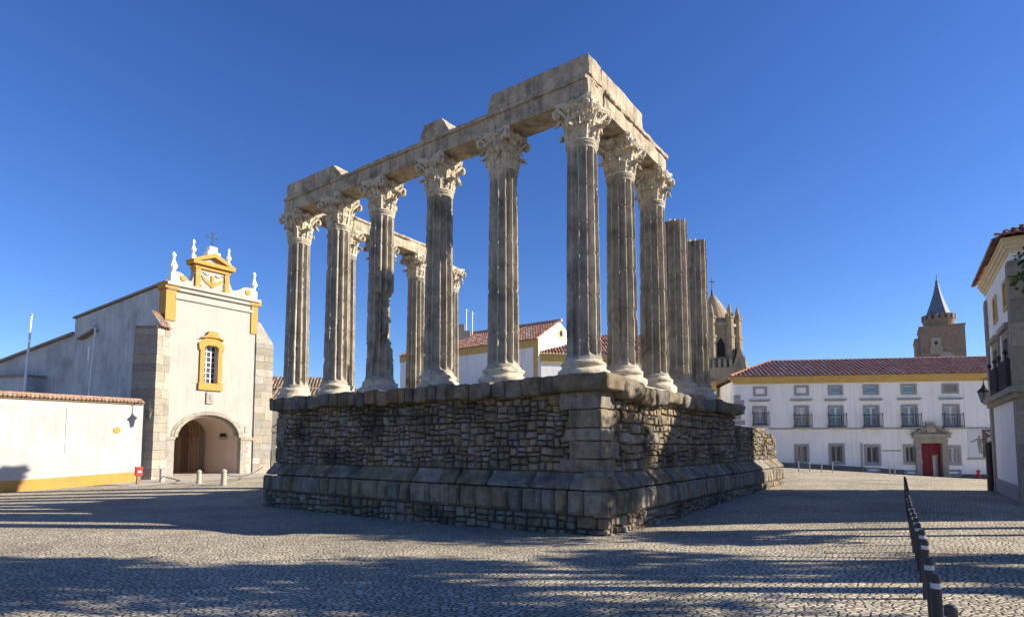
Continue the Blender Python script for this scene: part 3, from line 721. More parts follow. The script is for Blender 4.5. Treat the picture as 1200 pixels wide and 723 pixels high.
FSd = Fr(FC.p(aR, 0, 0), -FC.n, -FC.u)
b = MB(); b.box(FSd, 1.75, 3.05, -.05, .04, 2.6, 4.15); sw = b.build('porch_window', 'frame', church)
b = MB(); b.box(FSd, 1.95, 2.85, .0, .06, 2.8, 3.95); b.build('pane', 'dark', sw)
# ochre window surround
b = MB()
fl = .2
b.box(FC, wl2 - fl, wl2 + .1, 0, .12, wb - .1, wt + .05); b.box(FC, wr - .1, wr + fl, 0, .12, wb - .1, wt + .05); b.box(FC, wl2 - fl - .06, wr + fl + .06, 0, .16, wb - .5, wb - .0)
mid = (wl2 + wr) / 2; hw = (wr - wl2) / 2 + fl
b.prism(FC, [(mid - hw - .08, wt - .35), (mid - hw - .13, wt + .12), (mid - hw + .1, wt + .3), (mid - hw * .7, wt + .42), (mid - .45, wt + .5), (mid + .45, wt + .5), (mid + hw * .7, wt + .42), (mid + hw - .1, wt + .3), (mid + hw + .13, wt + .12), (mid + hw + .08, wt - .35), (wr - .1, wt - .35), (wr - .1, wt - .12), (mid + .3, wt + .02), (mid - .3, wt + .02), (wl2 + .1, wt - .12), (wl2 + .1, wt - .35)], 0, .14)
b.prism(FC, [(mid - hw - .05, wt + .45), (mid - hw + .1, wt + .58), (mid - .4, wt + .74), (mid - .28, wt + 1.0), (mid + .28, wt + 1.0), (mid + .4, wt + .74), (mid + hw - .1, wt + .58), (mid + hw + .05, wt + .45), (mid + .4, wt + .56), (mid - .4, wt + .56)], .0, .26)
win = b.build('facade_window', 'ochre', church)
b = MB(); b.box(FC, wl2, wr, -.42, -.38, wb, wt + .1); b.build('pane', 'glass', win)
b = MB(); ww = wr - wl2 - .2
for i in range(4): x = wl2 + .1 + ww * i / 3; b.box(FC, x - .03, x + .03, -.38, -.32, wb, wt)
for i in range(8): z = wb + (wt - wb) * i / 7; b.box(FC, wl2 + .1, wr - .1, -.375, -.325, z - .025, z + .025)
b.build('window_bars', 'whitepaint', win)
b = MB(); n0, nz0 = cu(241, 473); n1, nz1 = cu(249, 459.5)
b.box(FC, n0, n1, 0, .1, nz0, nz1); ni = b.build('niche', 'granite', church); b = MB(); b.box(FC, n0 + .2, n1 - .2, .09, .115, nz0 + .25, nz1 - .2); b.build('niche_recess', 'brown', ni)
# cornice, ochre corner pilasters
b = MB()
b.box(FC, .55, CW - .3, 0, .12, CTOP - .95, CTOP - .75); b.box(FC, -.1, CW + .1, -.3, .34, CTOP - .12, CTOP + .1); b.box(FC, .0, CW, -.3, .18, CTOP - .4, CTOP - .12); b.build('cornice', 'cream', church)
b = MB(); zp = cu(190, 374)[1]
b.box(FC, -.06, .6, -.9, .09, zp, CTOP - .35); b.box(FC, -.18, .75, -1.0, .22, CTOP - .35, CTOP + .14)
b.build('corner_pilaster', 'ochre', church); b = MB()
b.box(FC, CW - .45, CW + .06, -.9, .09, zp, CTOP - .35); b.box(FC, CW - .58, CW + .25, -1.0, .22, CTOP - .35, CTOP + .14)
b.build('corner_pilaster', 'ochre', church)
# curved gable
pb = [cu(228.5, 322)[0], cu(267.5, 330)[0]]; pz = cu(230, 312)[1]; pzt = cu(250, 303)[1]
gm = (pb[0] + pb[1]) / 2; pe = cu(229, 313)[1]
b = MB()
c = [(.45, CTOP + .1), (.45, CTOP + .95), (.85, CTOP + .92)]
for i in range(9):
    t = i / 8; c.append((1.0 + (pb[0] - 1.0) * t, CTOP + .85 - .42 * math.sin(math.pi * t * .62) + .75 * max(0, t - .72) / .28))
c2 = [(2 * gm - u, z) for u, z in c][::-1]
sc = (CW - .3 - pb[1]) / (pb[0] - .45)
c2 = [(pb[1] + (u - pb[1]) * sc, z) for u, z in c2]
b.prism(FC, c + [(pb[0], CTOP + .1)], -.5, .02); b.prism(FC, [(pb[1], CTOP + .1)] + c2, -.5, .02)
gz1 = CTOP + 1.85
b.box(FC, pb[0] + .3, pb[1] - .3, -.6, .05, CTOP + .1, gz1); b.prism(FC, [(pb[0] - .1, gz1 + .1), (pb[1] + .1, gz1 + .1), (gm, gz1 + .75)], -.6, .06)
b.build('curved_gable', 'cream', church)
b = MB()
b.box(FC, pb[0], pb[0] + .32, -.6, .16, CTOP + .1, gz1 - .3); b.box(FC, pb[1] - .32, pb[1], -.6, .16, CTOP + .1, gz1 - .3)
b.box(FC, pb[0] - .06, pb[1] + .06, -.6, .2, gz1 - .36, gz1 - .1)
b.box(FC, pb[0] - .3, pb[1] + .3, -.7, .42, gz1 - .1, gz1 + .16)
b.prism(FC, [(pb[0] - .4, gz1 + .16), (pb[0] + .1, gz1 + .16), (gm, gz1 + .62), (pb[1] - .1, gz1 + .16), (pb[1] + .4, gz1 + .16), (gm, gz1 + .95)], -.7, .4)
for uu in (1.05, CW - .75):
    q = FC.p(uu, .02, CTOP + .55); n_ = 14
    b.add([q + FC.u.to_3d() * (.2 * math.cos(k * 2 * math.pi / n_)) + Vector((0, 0, .2 * math.sin(k * 2 * math.pi / n_))) + FC.n.to_3d() * dd for dd in (0, .06) for k in range(n_)], [tuple(range(n_, 2 * n_))] + [(k, (k + 1) % n_, n_ + (k + 1) % n_, n_ + k) for k in range(n_)])
b.build('pediment_trim', 'ochre', church)
b = MB(); cz = CTOP + .85    # heraldic relief: spread wings on a shaft, with scrolls
for sg in (-1, 1):
    b.prism(FC, [(gm, cz - .25), (gm + sg * .8, cz + .2), (gm + sg * .65, cz - .1), (gm + sg * .45, cz - .28), (gm, cz - .55)], .05, .11)
b.box(FC, gm - .09, gm + .09, .05, .13, cz - .55, cz + .3)
em = b.build('carved_emblem', 'ochre', church)
b = MB()
for sg in (-1, 1):
    pts = [FC.p(gm + sg * (.2 + 1.0 * t) , .08, cz + .38 - .08 * math.sin(t * 9)) for t in np.linspace(0, 1, 10)] + [FC.p(gm + sg * (1.2 - .5 * t + .1 * math.sin(t * 9)), .08, cz + .36 - .95 * t) for t in np.linspace(.1, 1, 12)]
    b.tube(pts, .045, 6)
b.build('carved_scroll', 'frame', church, smooth=True)
def finial(u, z, h, s=1.):
    b = MB(); q = FC.p(u, -.15, z)
    b.box(FC, u - .32 * s, u + .32 * s, -.15 - .32 * s, -.15 + .32 * s, z - .2, z + h * .30)
    b.lathe((q.x, q.y, z), [(.36 * s, h * .30), (.2 * s, h * .36), (.17 * s, h * .4), (.42 * s, h * .52), (.44 * s, h * .56), (.2 * s, h * .70), (.13 * s, h * .78), (.12 * s, h * .82), (.22 * s, h * .86), (.24 * s, h * .91), (.13 * s, h * .97), (.02, h)], 12)
    b.build('pinnacle', 'white', church, smooth=False)
finial(.42, CTOP + .1, cu(191, 291)[1] - CTOP - .1, .62); finial(CW - .2, CTOP + .1, cu(300, 322)[1] - CTOP - .1 + .2, .58)
fh = cu(232, 289)[1]; finial(pb[0] - .1, gz1 + .1, 1.6, .42); finial(pb[1] + .05, gz1 + .1, 1.6, .42)
b = MB(); b.box(FC, gm - .45, gm + .45, -.5, .2, gz1 + .75, gz1 + 1.05); b.box(FC, gm - .28, gm + .28, -.4, .1, gz1 + 1.05, gz1 + 1.45); b.build('cross_pedestal', 'white', church)
b = MB(); b.tube([FC.p(gm, -.15, gz1 + 1.4), FC.p(gm, -.15, gz1 + 2.55)], .035, 6); b.tube([FC.p(gm - .36, -.15, gz1 + 2.2), FC.p(gm + .36, -.15, gz1 + 2.2)], .032, 6)
for a, c_ in ((-.36, 2.2), (.36, 2.2), (0, 2.55)): b.tube([FC.p(gm + a - .07, -.15, gz1 + c_ - .07), FC.p(gm + a + .07, -.15, gz1 + c_ + .07)], .045, 6)
b.build('iron_cross', 'iron', church)
# buttresses in ashlar
def ashlar_box(b, fr, u0, u1, d0, d1, z0, z1, h=.55, seed=0, taper=0.):
    rn = random.Random(seed); z = z0; k = 0
    while z < z1 - .05:
        e = min(z + h * rn.uniform(.8, 1.2), z1); t = taper * (z - z0) / (z1 - z0)
        cut = [u0 + t, u0 + t + (u1 - u0 - 2 * t) * (rn.uniform(.35, .65)), u1 - t] if k % 2 or rn.random() < .6 else [u0 + t, u1 - t]
        for a, c_ in zip(cut, cut[1:]): b.box(fr, a + .008, c_ - .008, d0, d1 - t * .6 - rn.uniform(0, .02), z + .008, e - .008)
        z = e; k += 1
    b.box(fr, u0 + .03 + taper, u1 - .03 - taper, d0 + .03, d1 - .04 - taper, z0, z1 - .02)
DG = (U2 - U1).normalized()   # across the corner
FB = Fr(FC.p(-.25, .0, 0), DG.orthogonal() * 0 + Vector((DG.x, DG.y)), None)
FB = Fr(FC.p(-.35, -.1, 0), (U2 * .75 - U1 * -.45), None)
b = MB(); bt = cu(182, 384)[1]; ashlar_box(b, FB, -.85, .75, -1.2, .55, -.8, bt, seed=3, taper=.16)
bl = b.build('buttress', 'granite', church, props={'label': 'left stone buttress capped with old tiles'})
b = MB(); e0 = FB.p(-.75, .62, bt + .05); e1 = FB.p(.65, .62, bt + .05); tiles(b, e0, e1, -FB.n.to_3d() * .8 + Vector((0, 0, 1.1)), lambda s: 1.25, .28, .4, 3); b.box(FB, -.75, .65, -1.1, .45, bt - .1, bt + .06); b.build('buttress_cap', 'tile2', bl, recalc=False)
b = MB(); rt = cu(300, 377)[1]; ashlar_box(b, FC, CW, CW + 1.45, -1.6, .12, -.8, rt - 1.6, seed=7, taper=.0)
b.prism(FC, [(CW, rt - 1.6), (CW + 1.45, rt - 1.6), (CW + .25, rt), (CW, rt)], -1.5, .09); b.build('buttress', 'granite', church)
# side wall, nave body and roof
sl, slz = FS.px(88, 374); s0z = FS.px(174, 349)[1]
b = MB(); sm = 6.3; zs_ = slz + .35 * (1 - sm / sl)
for d0_, d1_ in ((-.4, -.02), (-CW + .05, -CW + .4)): b.prism(FS, [(0.02, -.9), (sm, -.9), (sm, zs_), (0.02, slz + .35)], d0_, d1_)
b.prism(FS, [(sm, -.9), (sl, -.9), (sl, slz), (sm, zs_)], -CW + .1, -.02)
b.build('nave_wall', 'oldwhite', church)
b = MB(); b.prism(FS, [(-.0, slz + .40), (sl + .15, slz + .05), (sl + .15, slz + .2), (-.0, slz + .55)], -CW + .1, .14)
b.build('nave_eave', 'tile2', church)
b = MB(); 
for px_, py0, py1 in ((104.5, 407, 422),): u_, za = FS.px(px_, py0); zb_ = FS.px(px_, py1)[1]; b.box(FS, u_ - .2, u_ + .2, -.03, .02, zb_, za)
b.build('slit_window', 'whitepaint', church)
b = MB(); p0 = FS.px(97, 397); p1 = FS.px(115, 391)
b.prism(FS, [(p1[0], p1[1] + .35), (p0[0], p0[1]), (p0[0], p0[1] - .12), (p1[0], p1[1] + .2)], -.05, .45); b.build('canopy_ledge', 'tile2', church)
# lower wing behind
wo = FS.p(sl, -1.0, 0); FW = Fr(wo, Vector((-.97, .25)), None)
FW = Fr(wo, Vector((-.95, .30)), Vector((-.30, -.95)))
x1 = FW.px(88, 392); x0 = FW.px(-30, 437)
wing = thing('old_wing', 'long dirty white wing behind the church, tall and windowless with a sloping tiled edge', 'building', (wo.x, wo.y, 0))
b = MB(); b.prism(FW, [(-.5, -1), (x0[0], -1), (x0[0], x0[1]), (x1[0], x1[1]), (-.5, x1[1] + .2)], -6, 0); b.build('wall', 'oldwhite', wing)
b = MB(); b.prism(FW, [(x0[0], x0[1]), (x1[0], x1[1]), (x1[0], x1[1] + .22), (x0[0], x0[1] + .22)], -6, .25); b.build('roof_edge', 'tile2', wing)
y1 = FW.px(30, 441, 1.6); y0 = FW.px(-30, 441, 1.6)
b = MB(); b.box(FW, y1[0], y0[0], 0, 1.6, -1, y1[1]); b.build('low_annex', 'oldwhite', wing)
b = MB(); b.box(FW, y1[0] - .1, y0[0], 0, 1.75, y1[1], y1[1] + .18); b.build('annex_roof', 'tile2', wing)

# ------------------------------------------------------------------ low white wall in front of the church
PW0 = ground(164, 563, -.05); FWl = Fr(PW0, U2, -U1); L0 = -16.; L1 = FWl.px(167, 500)[0]
zt = FWl.px(100, 468.5)[1]
lw = thing('garden_wall', 'long white patched wall with an ochre base band and a tiled top beside the church', 'wall', (PW0.x, PW0.y, 0))
b = MB(); b.box(FWl, L0, L1, -.5, 0, -1.2, zt); b.build('wall', 'patchwhite', lw)
b = MB()
zb0 = lambda u: gz(*FWl.p(u, 0, 0)[:2])
for k in range(16):
    a = L0 + (L1 - L0) * k / 16; c_ = L0 + (L1 - L0) * (k + 1) / 16; h0 = .62 + zb0(a) + .0; h1 = .62 + zb0(c_)
    b.prism(FWl, [(a, -1.), (c_, -1.), (c_, h1), (a, h0)], -.1, .03)
b.build('base_band', 'ochre', lw, recalc=True)
b = MB(); e0 = FWl.p(L0, .12, zt - .02); e1 = FWl.p(L1, .12, zt - .02); tiles(b, e0, e1, -FWl.n.to_3d() + Vector((0, 0, .45)), lambda s: .5, .2, .3, 5)
b.box(FWl, L0, L1, -.75, .1, zt - .12, zt + .02); b.prism(Fr(FWl.p(0, 0, 0), FWl.n, FWl.u), [(-.3, zt + .28), (.12, zt + .02), (-.8, zt + .02)], L0, L1); b.build('tile_coping', 'tile2', lw, recalc=False)
b = MB(); d0 = FWl.px(2, 477); d1 = FWl.px(80, 477); 
for u0_, u1_, z0_, z1_ in ((d0[0], d1[0], d1[1] - .05, d1[1]), (d1[0] - .05, d1[0], d1[1] - 2.6, d1[1])): b.box(FWl, u0_, u1_, 0, .035, z0_, z1_)
b.build('blocked_doorway', 'white', lw)
b = MB(); u_, z_ = FWl.px(137, 504); q = FWl.p(u_, .0, z_); n_ = 18
b.add([q + FWl.u.to_3d() * (.2 * math.cos(k * 2 * math.pi / n_)) + Vector((0, 0, .2 * math.sin(k * 2 * math.pi / n_))) + FWl.n.to_3d() * dd for dd in (0, .03) for k in range(n_)], [tuple(range(n_, 2 * n_))] + [(k, (k + 1) % n_, n_ + (k + 1) % n_, n_ + k) for k in range(n_)])
b.build('painted_disc', 'ochre', lw)
# lanterns
def lantern(fr, u, d, z, s, name, label, arm):
    q = fr.p(u, d, z); t = thing(name, label, 'lamp', (q.x, q.y, z))
    b = MB(); hs = .0
    def ring(r, zz): return [(q.x + r * math.cos(R(45) + k * math.pi / 2), q.y + r * math.sin(R(45) + k * math.pi / 2), z + zz) for k in range(4)]
    lo, hi = ring(.13 * s, -.25 * s), ring(.24 * s, .25 * s)
    for k in range(4): b.tube([lo[k], hi[k]], .018 * s, 5); b.tube([lo[k], lo[(k + 1) % 4]], .02 * s, 5); b.tube([hi[k], hi[(k + 1) % 4]], .025 * s, 5)
    b.lathe((q.x, q.y, z), [(.29 * s, .25 * s), (.28 * s, .29 * s), (.16 * s, .42 * s), (.1 * s, .45 * s), (.1 * s, .52 * s), (.05 * s, .58 * s), (.05 * s, .64 * s), (.015, .72 * s)], 12)
    b.lathe((q.x, q.y, z), [(.02, -.38 * s), (.06 * s, -.33 * s), (.14 * s, -.27 * s), (.14 * s, -.24 * s)], 10)
    b.build('lantern_frame', 'iron', t)
    b = MB(); b.add([Vector(p) * 1 for p in ring(.12 * s, -.24 * s)] + ring(.22 * s, .24 * s), [(0, 1, 5, 4), (1, 2, 6, 5), (2, 3, 7, 6), (3, 0, 4, 7), (3, 2, 1, 0)]); b.build('glass', 'lampglass', t)
    b = MB(); b.tube([q + Vector((0, 0, .7 * s))] + arm, .028 * s, 6); b.build('bracket', 'iron', t)
    return t
u_, z_ = FWl.px(174.5, 484, .9)
lantern(FWl, u_, .9, z_ - .1, .85, 'wall_lantern', 'black iron lantern on a curled bracket at the end of the long white wall', [FWl.p(u_, .9, z_ + .72), FWl.p(u_ - .2, .55, z_ + .95), FWl.p(u_ - .45, .3, z_ + .62), FWl.p(u_ - .55, .0, z_ + .75)])
# hydrant box
hq = ground(162, 566.5, -.08); t = thing('fire_hydrant', 'small red hydrant box standing by the ochre base of the wall', 'hydrant', (hq.x, hq.y, -.06))
Fh = Fr(hq, U2, -U1); b = MB(); b.box(Fh, -.17, .17, -.13, .13, .38, .86); b.box(Fh, -.19, .19, -.15, .15, .85, .90); b.build('hydrant_box', 'red', t)
b = MB(); b.box(Fh, -.1, .1, -.08, .08, -.1, .40); b.build('foot', 'brown', t)
b = MB(); b.prism(Fh, [(-.09, .57), (.02, .57), (.02, .52), (.11, .62), (.02, .72), (.02, .67), (-.09, .67)], .125, .138); b.build('white_mark', 'whitepaint', t)
# stone posts before the porch, chain between
posts = []
for k, (x, yb_, yt_, wdt) in enumerate(((190, 563, 548, .14), (233, 565, 549, .13), (262, 567, 548, .145))):
    q = ground(x, yb_, .0); q = Vector((q.x, q.y, gz(q.x, q.y)))
    hh = (yb_ - yt_) / FPX * q.y
    t = thing('stone_post', ('grey square post at the foot of the left buttress', 'round stone post before the middle of the church porch', 'round stone post holding a chain to the right of the porch')[k], 'bollard', tuple(q), 'posts before the church porch'); posts.append((q, hh))
    b = MB()
    if k == 0: b.box(Fr(q, U2, -U1), -.12, .12, -.12, .12, q.z - .1, q.z + hh)
    else: b.lathe(q, [(wdt * 1.15, -.1), (wdt * 1.1, .1), (wdt, .15), (wdt * .95, hh * .8), (wdt * 1.1, hh * .84), (wdt * 1.05, hh * .9), (wdt * .5, hh * .97), (.02, hh)], 14)
    b.build('shaft', 'frame' if k == 0 else 'stonepost', t)
def chain(name, label, a, c_, sag, m='iron', r=.022):
    pts = []
    for i in range(15): t = i / 14; p = Vector(a).lerp(Vector(c_), t); p.z -= sag * 4 * t * (1 - t); pts.append(p)
    b = MB(); b.tube(pts, r, 5); return tag(b.build(name, m), label, 'chain')
pe_ = ground(308, 560, 0.)
chain('chain', 'dark chain sagging from the round stone post towards the temple', posts[2][0] + Vector((0, 0, posts[2][1] * .7)), (pe_.x, pe_.y, .75), .35)
b = MB(); a = posts[0][0]; c_ = posts[1][0]; b.tube([a + Vector((.1, -.1, .35)), (a + c_) / 2 + Vector((0, 0, .12)), c_ + Vector((-1.4, 0.1, .12))], .03, 6); tag(b.build('chain', 'iron'), 'dark chain lying low between the square post and the porch', 'chain')
strip('pavement', 'pave', FC, -3.5, 11, -.5, 5.2, .012, 40, 12)
# flagpoles behind the wall
for k, (xt, yt_, xb, yb_, Y, lab) in enumerate(((37, 370, 29, 455, 41, 'leaning white flagpole behind the wall, left of the church'), (112, 384, 104.5, 464, 43, 'white flagpole behind the wall, against the church side wall'))):
    a = at(xb, yb_, Y); c_ = at(xt, yt_, Y); d = (c_ - a) / (c_.z - a.z); a = a + d * (-.5 - a.z)
    t = thing('flagpole', lab, 'flagpole', tuple(a), 'white flagpoles'); b = MB(); b.tube([a, a.lerp(c_, .5), c_], [.11, .09, .06], 10); b.build('pole', 'polepaint', t)
    b = MB(); b.lathe(c_, [(.03, -.02), (.09, .05), (.09, .12), (.02, .18)], 8); b.build('pole_cap', 'frame', t)

# ------------------------------------------------------------------ low tiled house between church and temple
qh = at(317, 480, 46); FH = Fr((qh.x, 46), (.985, .17))
hz_ = FH.px(330, 468)[1]
ho = thing('tiled_house', 'low white house with an old brown tiled roof behind the left end of the temple', 'house', (qh.x, 46, 0))
b = MB(); HL = 19
for nm in (0,): wall(b, FH, .15, HL, -.8, hz_, [(FH.px(324.5, 500)[0] , FH.px(324.5, 500)[0] + 1.5, .9, FH.px(325, 506)[1])], .3)
b.box(FH, .15, HL, -2.7, -.35, -.8, hz_ - .05)
b.build('wall', 'cream', ho, recalc=False)
w0 = FH.px(324.5, 500)[0]; wz = FH.px(325, 506)[1]
b = MB(); b.box(FH, w0 - .3, w0, -.2, .12, .7, wz); b.box(FH, w0 + 1.5, w0 + 1.8, -.2, .12, .7, wz); b.box(FH, w0 - .32, w0 + 1.82, -.2, .14, .5, .85); b.prism(FH, [(w0 - .4, wz), (w0 + 1.9, wz), (w0 + 1.9, wz + .25), (w0 + .75, wz + 1.0), (w0 - .4, wz + .25)], -.2, .18)
wf = b.build('window', 'granite', ho); b = MB(); b.box(FH, w0, w0 + 1.5, -.31, -.27, .8, wz); b.build('pane', 'glass', wf)
rt0 = FH.px(350, 437)
up = -FH.n.to_3d() * 1.0 + Vector((0, 0, .42))
b = MB(); e0 = FH.p(-.05, .35, hz_); e1 = FH.p(HL, .35, hz_); tiles(b, e0, e1, up, lambda s: 3.0, .27, .45, 9); b.prism(Fr(FH.p(0, 0, 0), FH.n, FH.u), [(.3, hz_ - .06), (-2.75, hz_ - .06), (-2.6, hz_ + 1.1)], .0, HL); b.build('roof', 'tile2', ho, recalc=False)
ho2 = thing('tiled_house', 'taller set-back house whose brown roof ridge peaks between the first temple columns', 'house', (qh.x, 52, 0))
FH2 = Fr((at(310, 460, 52).x, 52), (.985, .17)); z2 = FH2.px(330, 456)[1]; zr = FH2.px(385, 438)[1]
b = MB(); b.box(FH2, 0, 5.2, -6, 0, -.8, z2); b.build('wall', 'white', ho2)
b = MB(); e0 = FH2.p(-.4, .35, z2); e1 = FH2.p(5.6, .35, z2); tiles(b, e0, e1, -FH2.n.to_3d() * 1.5 + Vector((0, 0, 1.)), lambda s: 2.3, .27, .45, 19); b.prism(Fr(FH2.p(0, 0, 0), FH2.n, FH2.u), [(.3, z2 - .05), (-5, z2 - .05), (-2., z2 + 1.25)], -.3, 5.5); b.build('roof', 'tile2', ho2, recalc=False)

# ------------------------------------------------------------------ white house with red roof behind the temple
qg = at(631, 395, 50); FG = Fr((qg.x, qg.y), U1, -U2); FGr = Fr((qg.x, qg.y), U2, -U1)
ez = FG.px(631, 396)[1]
wh = thing('white_house', 'white house with a bright red tiled roof and gable seen between the temple columns', 'house', (qg.x, qg.y, 0))
GL = 17; ap_u, ap_z = FGr.px(656, 377)
b = MB(); b.prism(FGr, [(0, -.5), (2 * ap_u, -.5), (2 * ap_u, ez), (ap_u, ap_z), (0, ez)], -GL, 0); b.build('wall', 'white', wh)
b = MB(); b.box(FG, -.02, .5, 0, .06, -.5, ez - .5); b.box(FG, -.03, GL, 0, .1, ez - .75, ez - .1); b.build('ochre_trim', 'ochre2', wh)
b = MB(); rise = ap_z - ez; ws = Vector((U2.x * ap_u, U2.y * ap_u, rise)); wl_ = ws.length
e0 = FG.p(-.15, .3, ez - .1); e1 = FG.p(GL, .3, ez - .1); tiles(b, e0, e1, ws, lambda s: wl_ + .35, .27, .45, 29); b.build('roof', 'tile3', wh, recalc=False)
b = MB(); a = FG.p(-.2, -ap_u, ap_z + .12); c_ = FG.p(GL, -ap_u, ap_z + .12); b.tube([a, c_], .16, 8); b.build('ridge_tile', 'tile3', wh)
b = MB(); ou, oz = FGr.px(657, 391); q = FGr.p(ou, .0, oz); n_ = 18
for rr, dd, nm, mm in ((.42, .05, 'oculus', 'ochre2'), (.26, .06, 'oculus_pane', 'dark')):
    b = MB(); b.add([q + FGr.u.to_3d() * (rr * math.cos(k * 2 * math.pi / n_)) + Vector((0, 0, rr * math.sin(k * 2 * math.pi / n_) * 1.1)) + FGr.n.to_3d() * d_ for d_ in (0, dd) for k in range(n_)], [tuple(range(n_, 2 * n_))] + [(k, (k + 1) % n_, n_ + (k + 1) % n_, n_ + k) for k in range(n_)])
    oc = b.build(nm, mm, wh if nm == 'oculus' else oc)
cq = at(541, 392, 58); b = MB(); b.box(Fr((cq.x, 58), (1, 0)), -1., .9, -.5, .5, 8, cq.z + .3); b.box(Fr((cq.x, 58), (1, 0)), -.3, .3, -.3, .3, cq.z + .3, cq.z + 1.0); b.build('chimney', 'granite', wh)
for x, yt_ in ((546.5, 362), (553.5, 365)):
    a = at(x, 386, 58); c_ = at(x, yt_, 58); t = thing('roof_antenna', 'thin pale aerial mast on the red roof, ' + ('the taller left one of the two' if x < 550 else 'the shorter right one of the two'), 'antenna', tuple(a), 'aerial masts on the red roof')
    b = MB(); b.tube([a - Vector((0, 0, 2.0)), c_], .045, 6); b.tube([c_ - Vector((.3, 0, .25)), c_ - Vector((-.3, 0, .25))], .03, 5); b.build('mast', 'polepaint', t)
# lower wing
qk = at(634, 425, 48.5); FK = Fr((qk.x, qk.y), (.99, .14)); kz = FK.px(650, 415)[1]
lwg = thing('low_wing', 'lower white wing with ochre cornice and dark red roof before the white gable', 'building', (qk.x, qk.y, 0))
KL = 13
b = MB(); b.box(FK, 0, KL, -5, 0, -.5, kz); b.build('wall', 'white', lwg)
b = MB(); b.box(FK, -.05, KL, -.1, .12, kz - .75, kz - .02); b.box(FK, -.15, KL, -.1, .25, kz - .2, kz + .02); b.build('ochre_cornice', 'ochre2', lwg)
b = MB(); e0 = FK.p(-.2, .3, kz + .03); e1 = FK.p(KL, .3, kz + .03)
tiles(b, e0, e1, -FK.n.to_3d() * 1.6 + Vector((0, 0, 1.)), lambda s: min(.25 + s * .62, 4.6), .27, .45, 39); b.build('roof', 'tile', lwg, recalc=False)

# ------------------------------------------------------------------ cathedral lantern tower
ct = at(836, 400, 80); K = 80 / FPX
lt = thing('cathedral_lantern', 'pale stone cathedral tower with a scaled conical spire ringed by pointed turrets', 'tower', (ct.x, 80, 0))
zb_ = at(838, 470, 80).z; zd = at(838, 386, 80).z; zap = at(834, 347, 80).z
b = MB(); b.lathe((ct.x, 80, 0), [(3.0, -1), (3.0, zd), (3.25, zd), (3.25, zd + .35), (2.9, zd + .35)], 8, R(22.5)); b.build('drum', 'ltower', lt)
b = MB(); prof = [(2.75, zd + .3)]
for i in range(16):
    t = i / 15; r0 = 2.75 * (1 - t) ** .8 * 1.0 + .12; prof += [(r0, zd + .3 + (zap - zd - .3) * t), (r0 * .97 + .0, zd + .3 + (zap - zd - .3) * min(1, t + .055))]
b.lathe((ct.x, 80, 0), prof, 24); b.build('spire', 'ltower', lt)
b = MB(); b.tube([(ct.x, 80, zap - .2), (ct.x, 80, zap + .9)], [.25, .12], 8); b.tube([(ct.x, 80, zap + .8), (ct.x, 80, zap + 2.6)], .05, 6); b.tube([(ct.x - .35, 80, zap + 2.0), (ct.x + .35, 80, zap + 2.0)], .05, 6); b.build('spire_cross', 'iron', lt)
for k in range(8):
    a = R(22.5 + 45 * k); q = (ct.x + 3.15 * math.cos(a), 80 + 3.15 * math.sin(a), 0); b = MB()
    b.lathe(q, [(.62, zb_ - 3), (.62, zd - 1.7), (.7, zd - 1.7), (.7, zd - 1.4), (.55, zd - 1.4), (.55, zd + .9), (.66, zd + .9), (.66, zd + 1.1), (.5, zd + 1.1), (.28, zd + 1.9), (.33, zd + 2.0), (.04, zd + 2.9)], 8)
    for j in range(4):
        aa = a + j * math.pi / 2 + .4; b.lathe((q[0] + .5 * math.cos(aa), q[1] + .5 * math.sin(aa), 0), [(.14, zd + .9), (.14, zd + 1.2), (.02, zd + 1.8)], 5)
    b.build('turret', 'ltower', lt)
b = MB()
for k in range(8):
    a = R(45 * k); fr = Fr((ct.x + 2.8 * math.cos(a), 80 + 2.8 * math.sin(a)), (-math.sin(a), math.cos(a)), (math.cos(a), math.sin(a)))
    b.prism(fr, [(-.5, zd - 4.2), (.5, zd - 4.2), (.5, zd - 2.6), (0, zd - 1.6), (-.5, zd - 2.6)], -.1, .06)
b.build('lancet_window', 'dark', lt)
b = MB(); zl = zd - 4.6
fr = Fr((ct.x, 80 - 4.2), (.95, -.3)); 
b.box(fr, -6, 2.7, -5, 0, -1, zl - 1.2)
for k in range(12): u = -5.8 + k * .7; b.box(fr, u, u + .38, -.35, 0.02, zl - 1.2, zl - .35); b.prism(fr, [(u - .02, zl - .35), (u + .4, zl - .35), (u + .19, zl)], -.36, .03)
b.prism(fr, [(.9, zl - 1.2), (2.7, zl - 1.2), (1.8, zl + 1.6)], -4, -.1)
b.build('battlement', 'ltower', lt)
pn = at(873, 440, 74); b = MB(); zt_ = at(873, 418, 74).z; b.lathe((pn.x, 74, 0), [(.55, 3), (.55, zt_ - 2.2), (.8, zt_ - 2.1), (.8, zt_ - 1.7), (.55, zt_ - 1.6), (.2, zt_ - .5), (.25, zt_ - .4), (.03, zt_ + .2)], 8)
tt = thing('stone_pinnacle', 'lone grey stone pinnacle peeping over the left end of the museum roof', 'pinnacle', (pn.x, 74, 0)); b.build('shaft', 'ltower', tt)

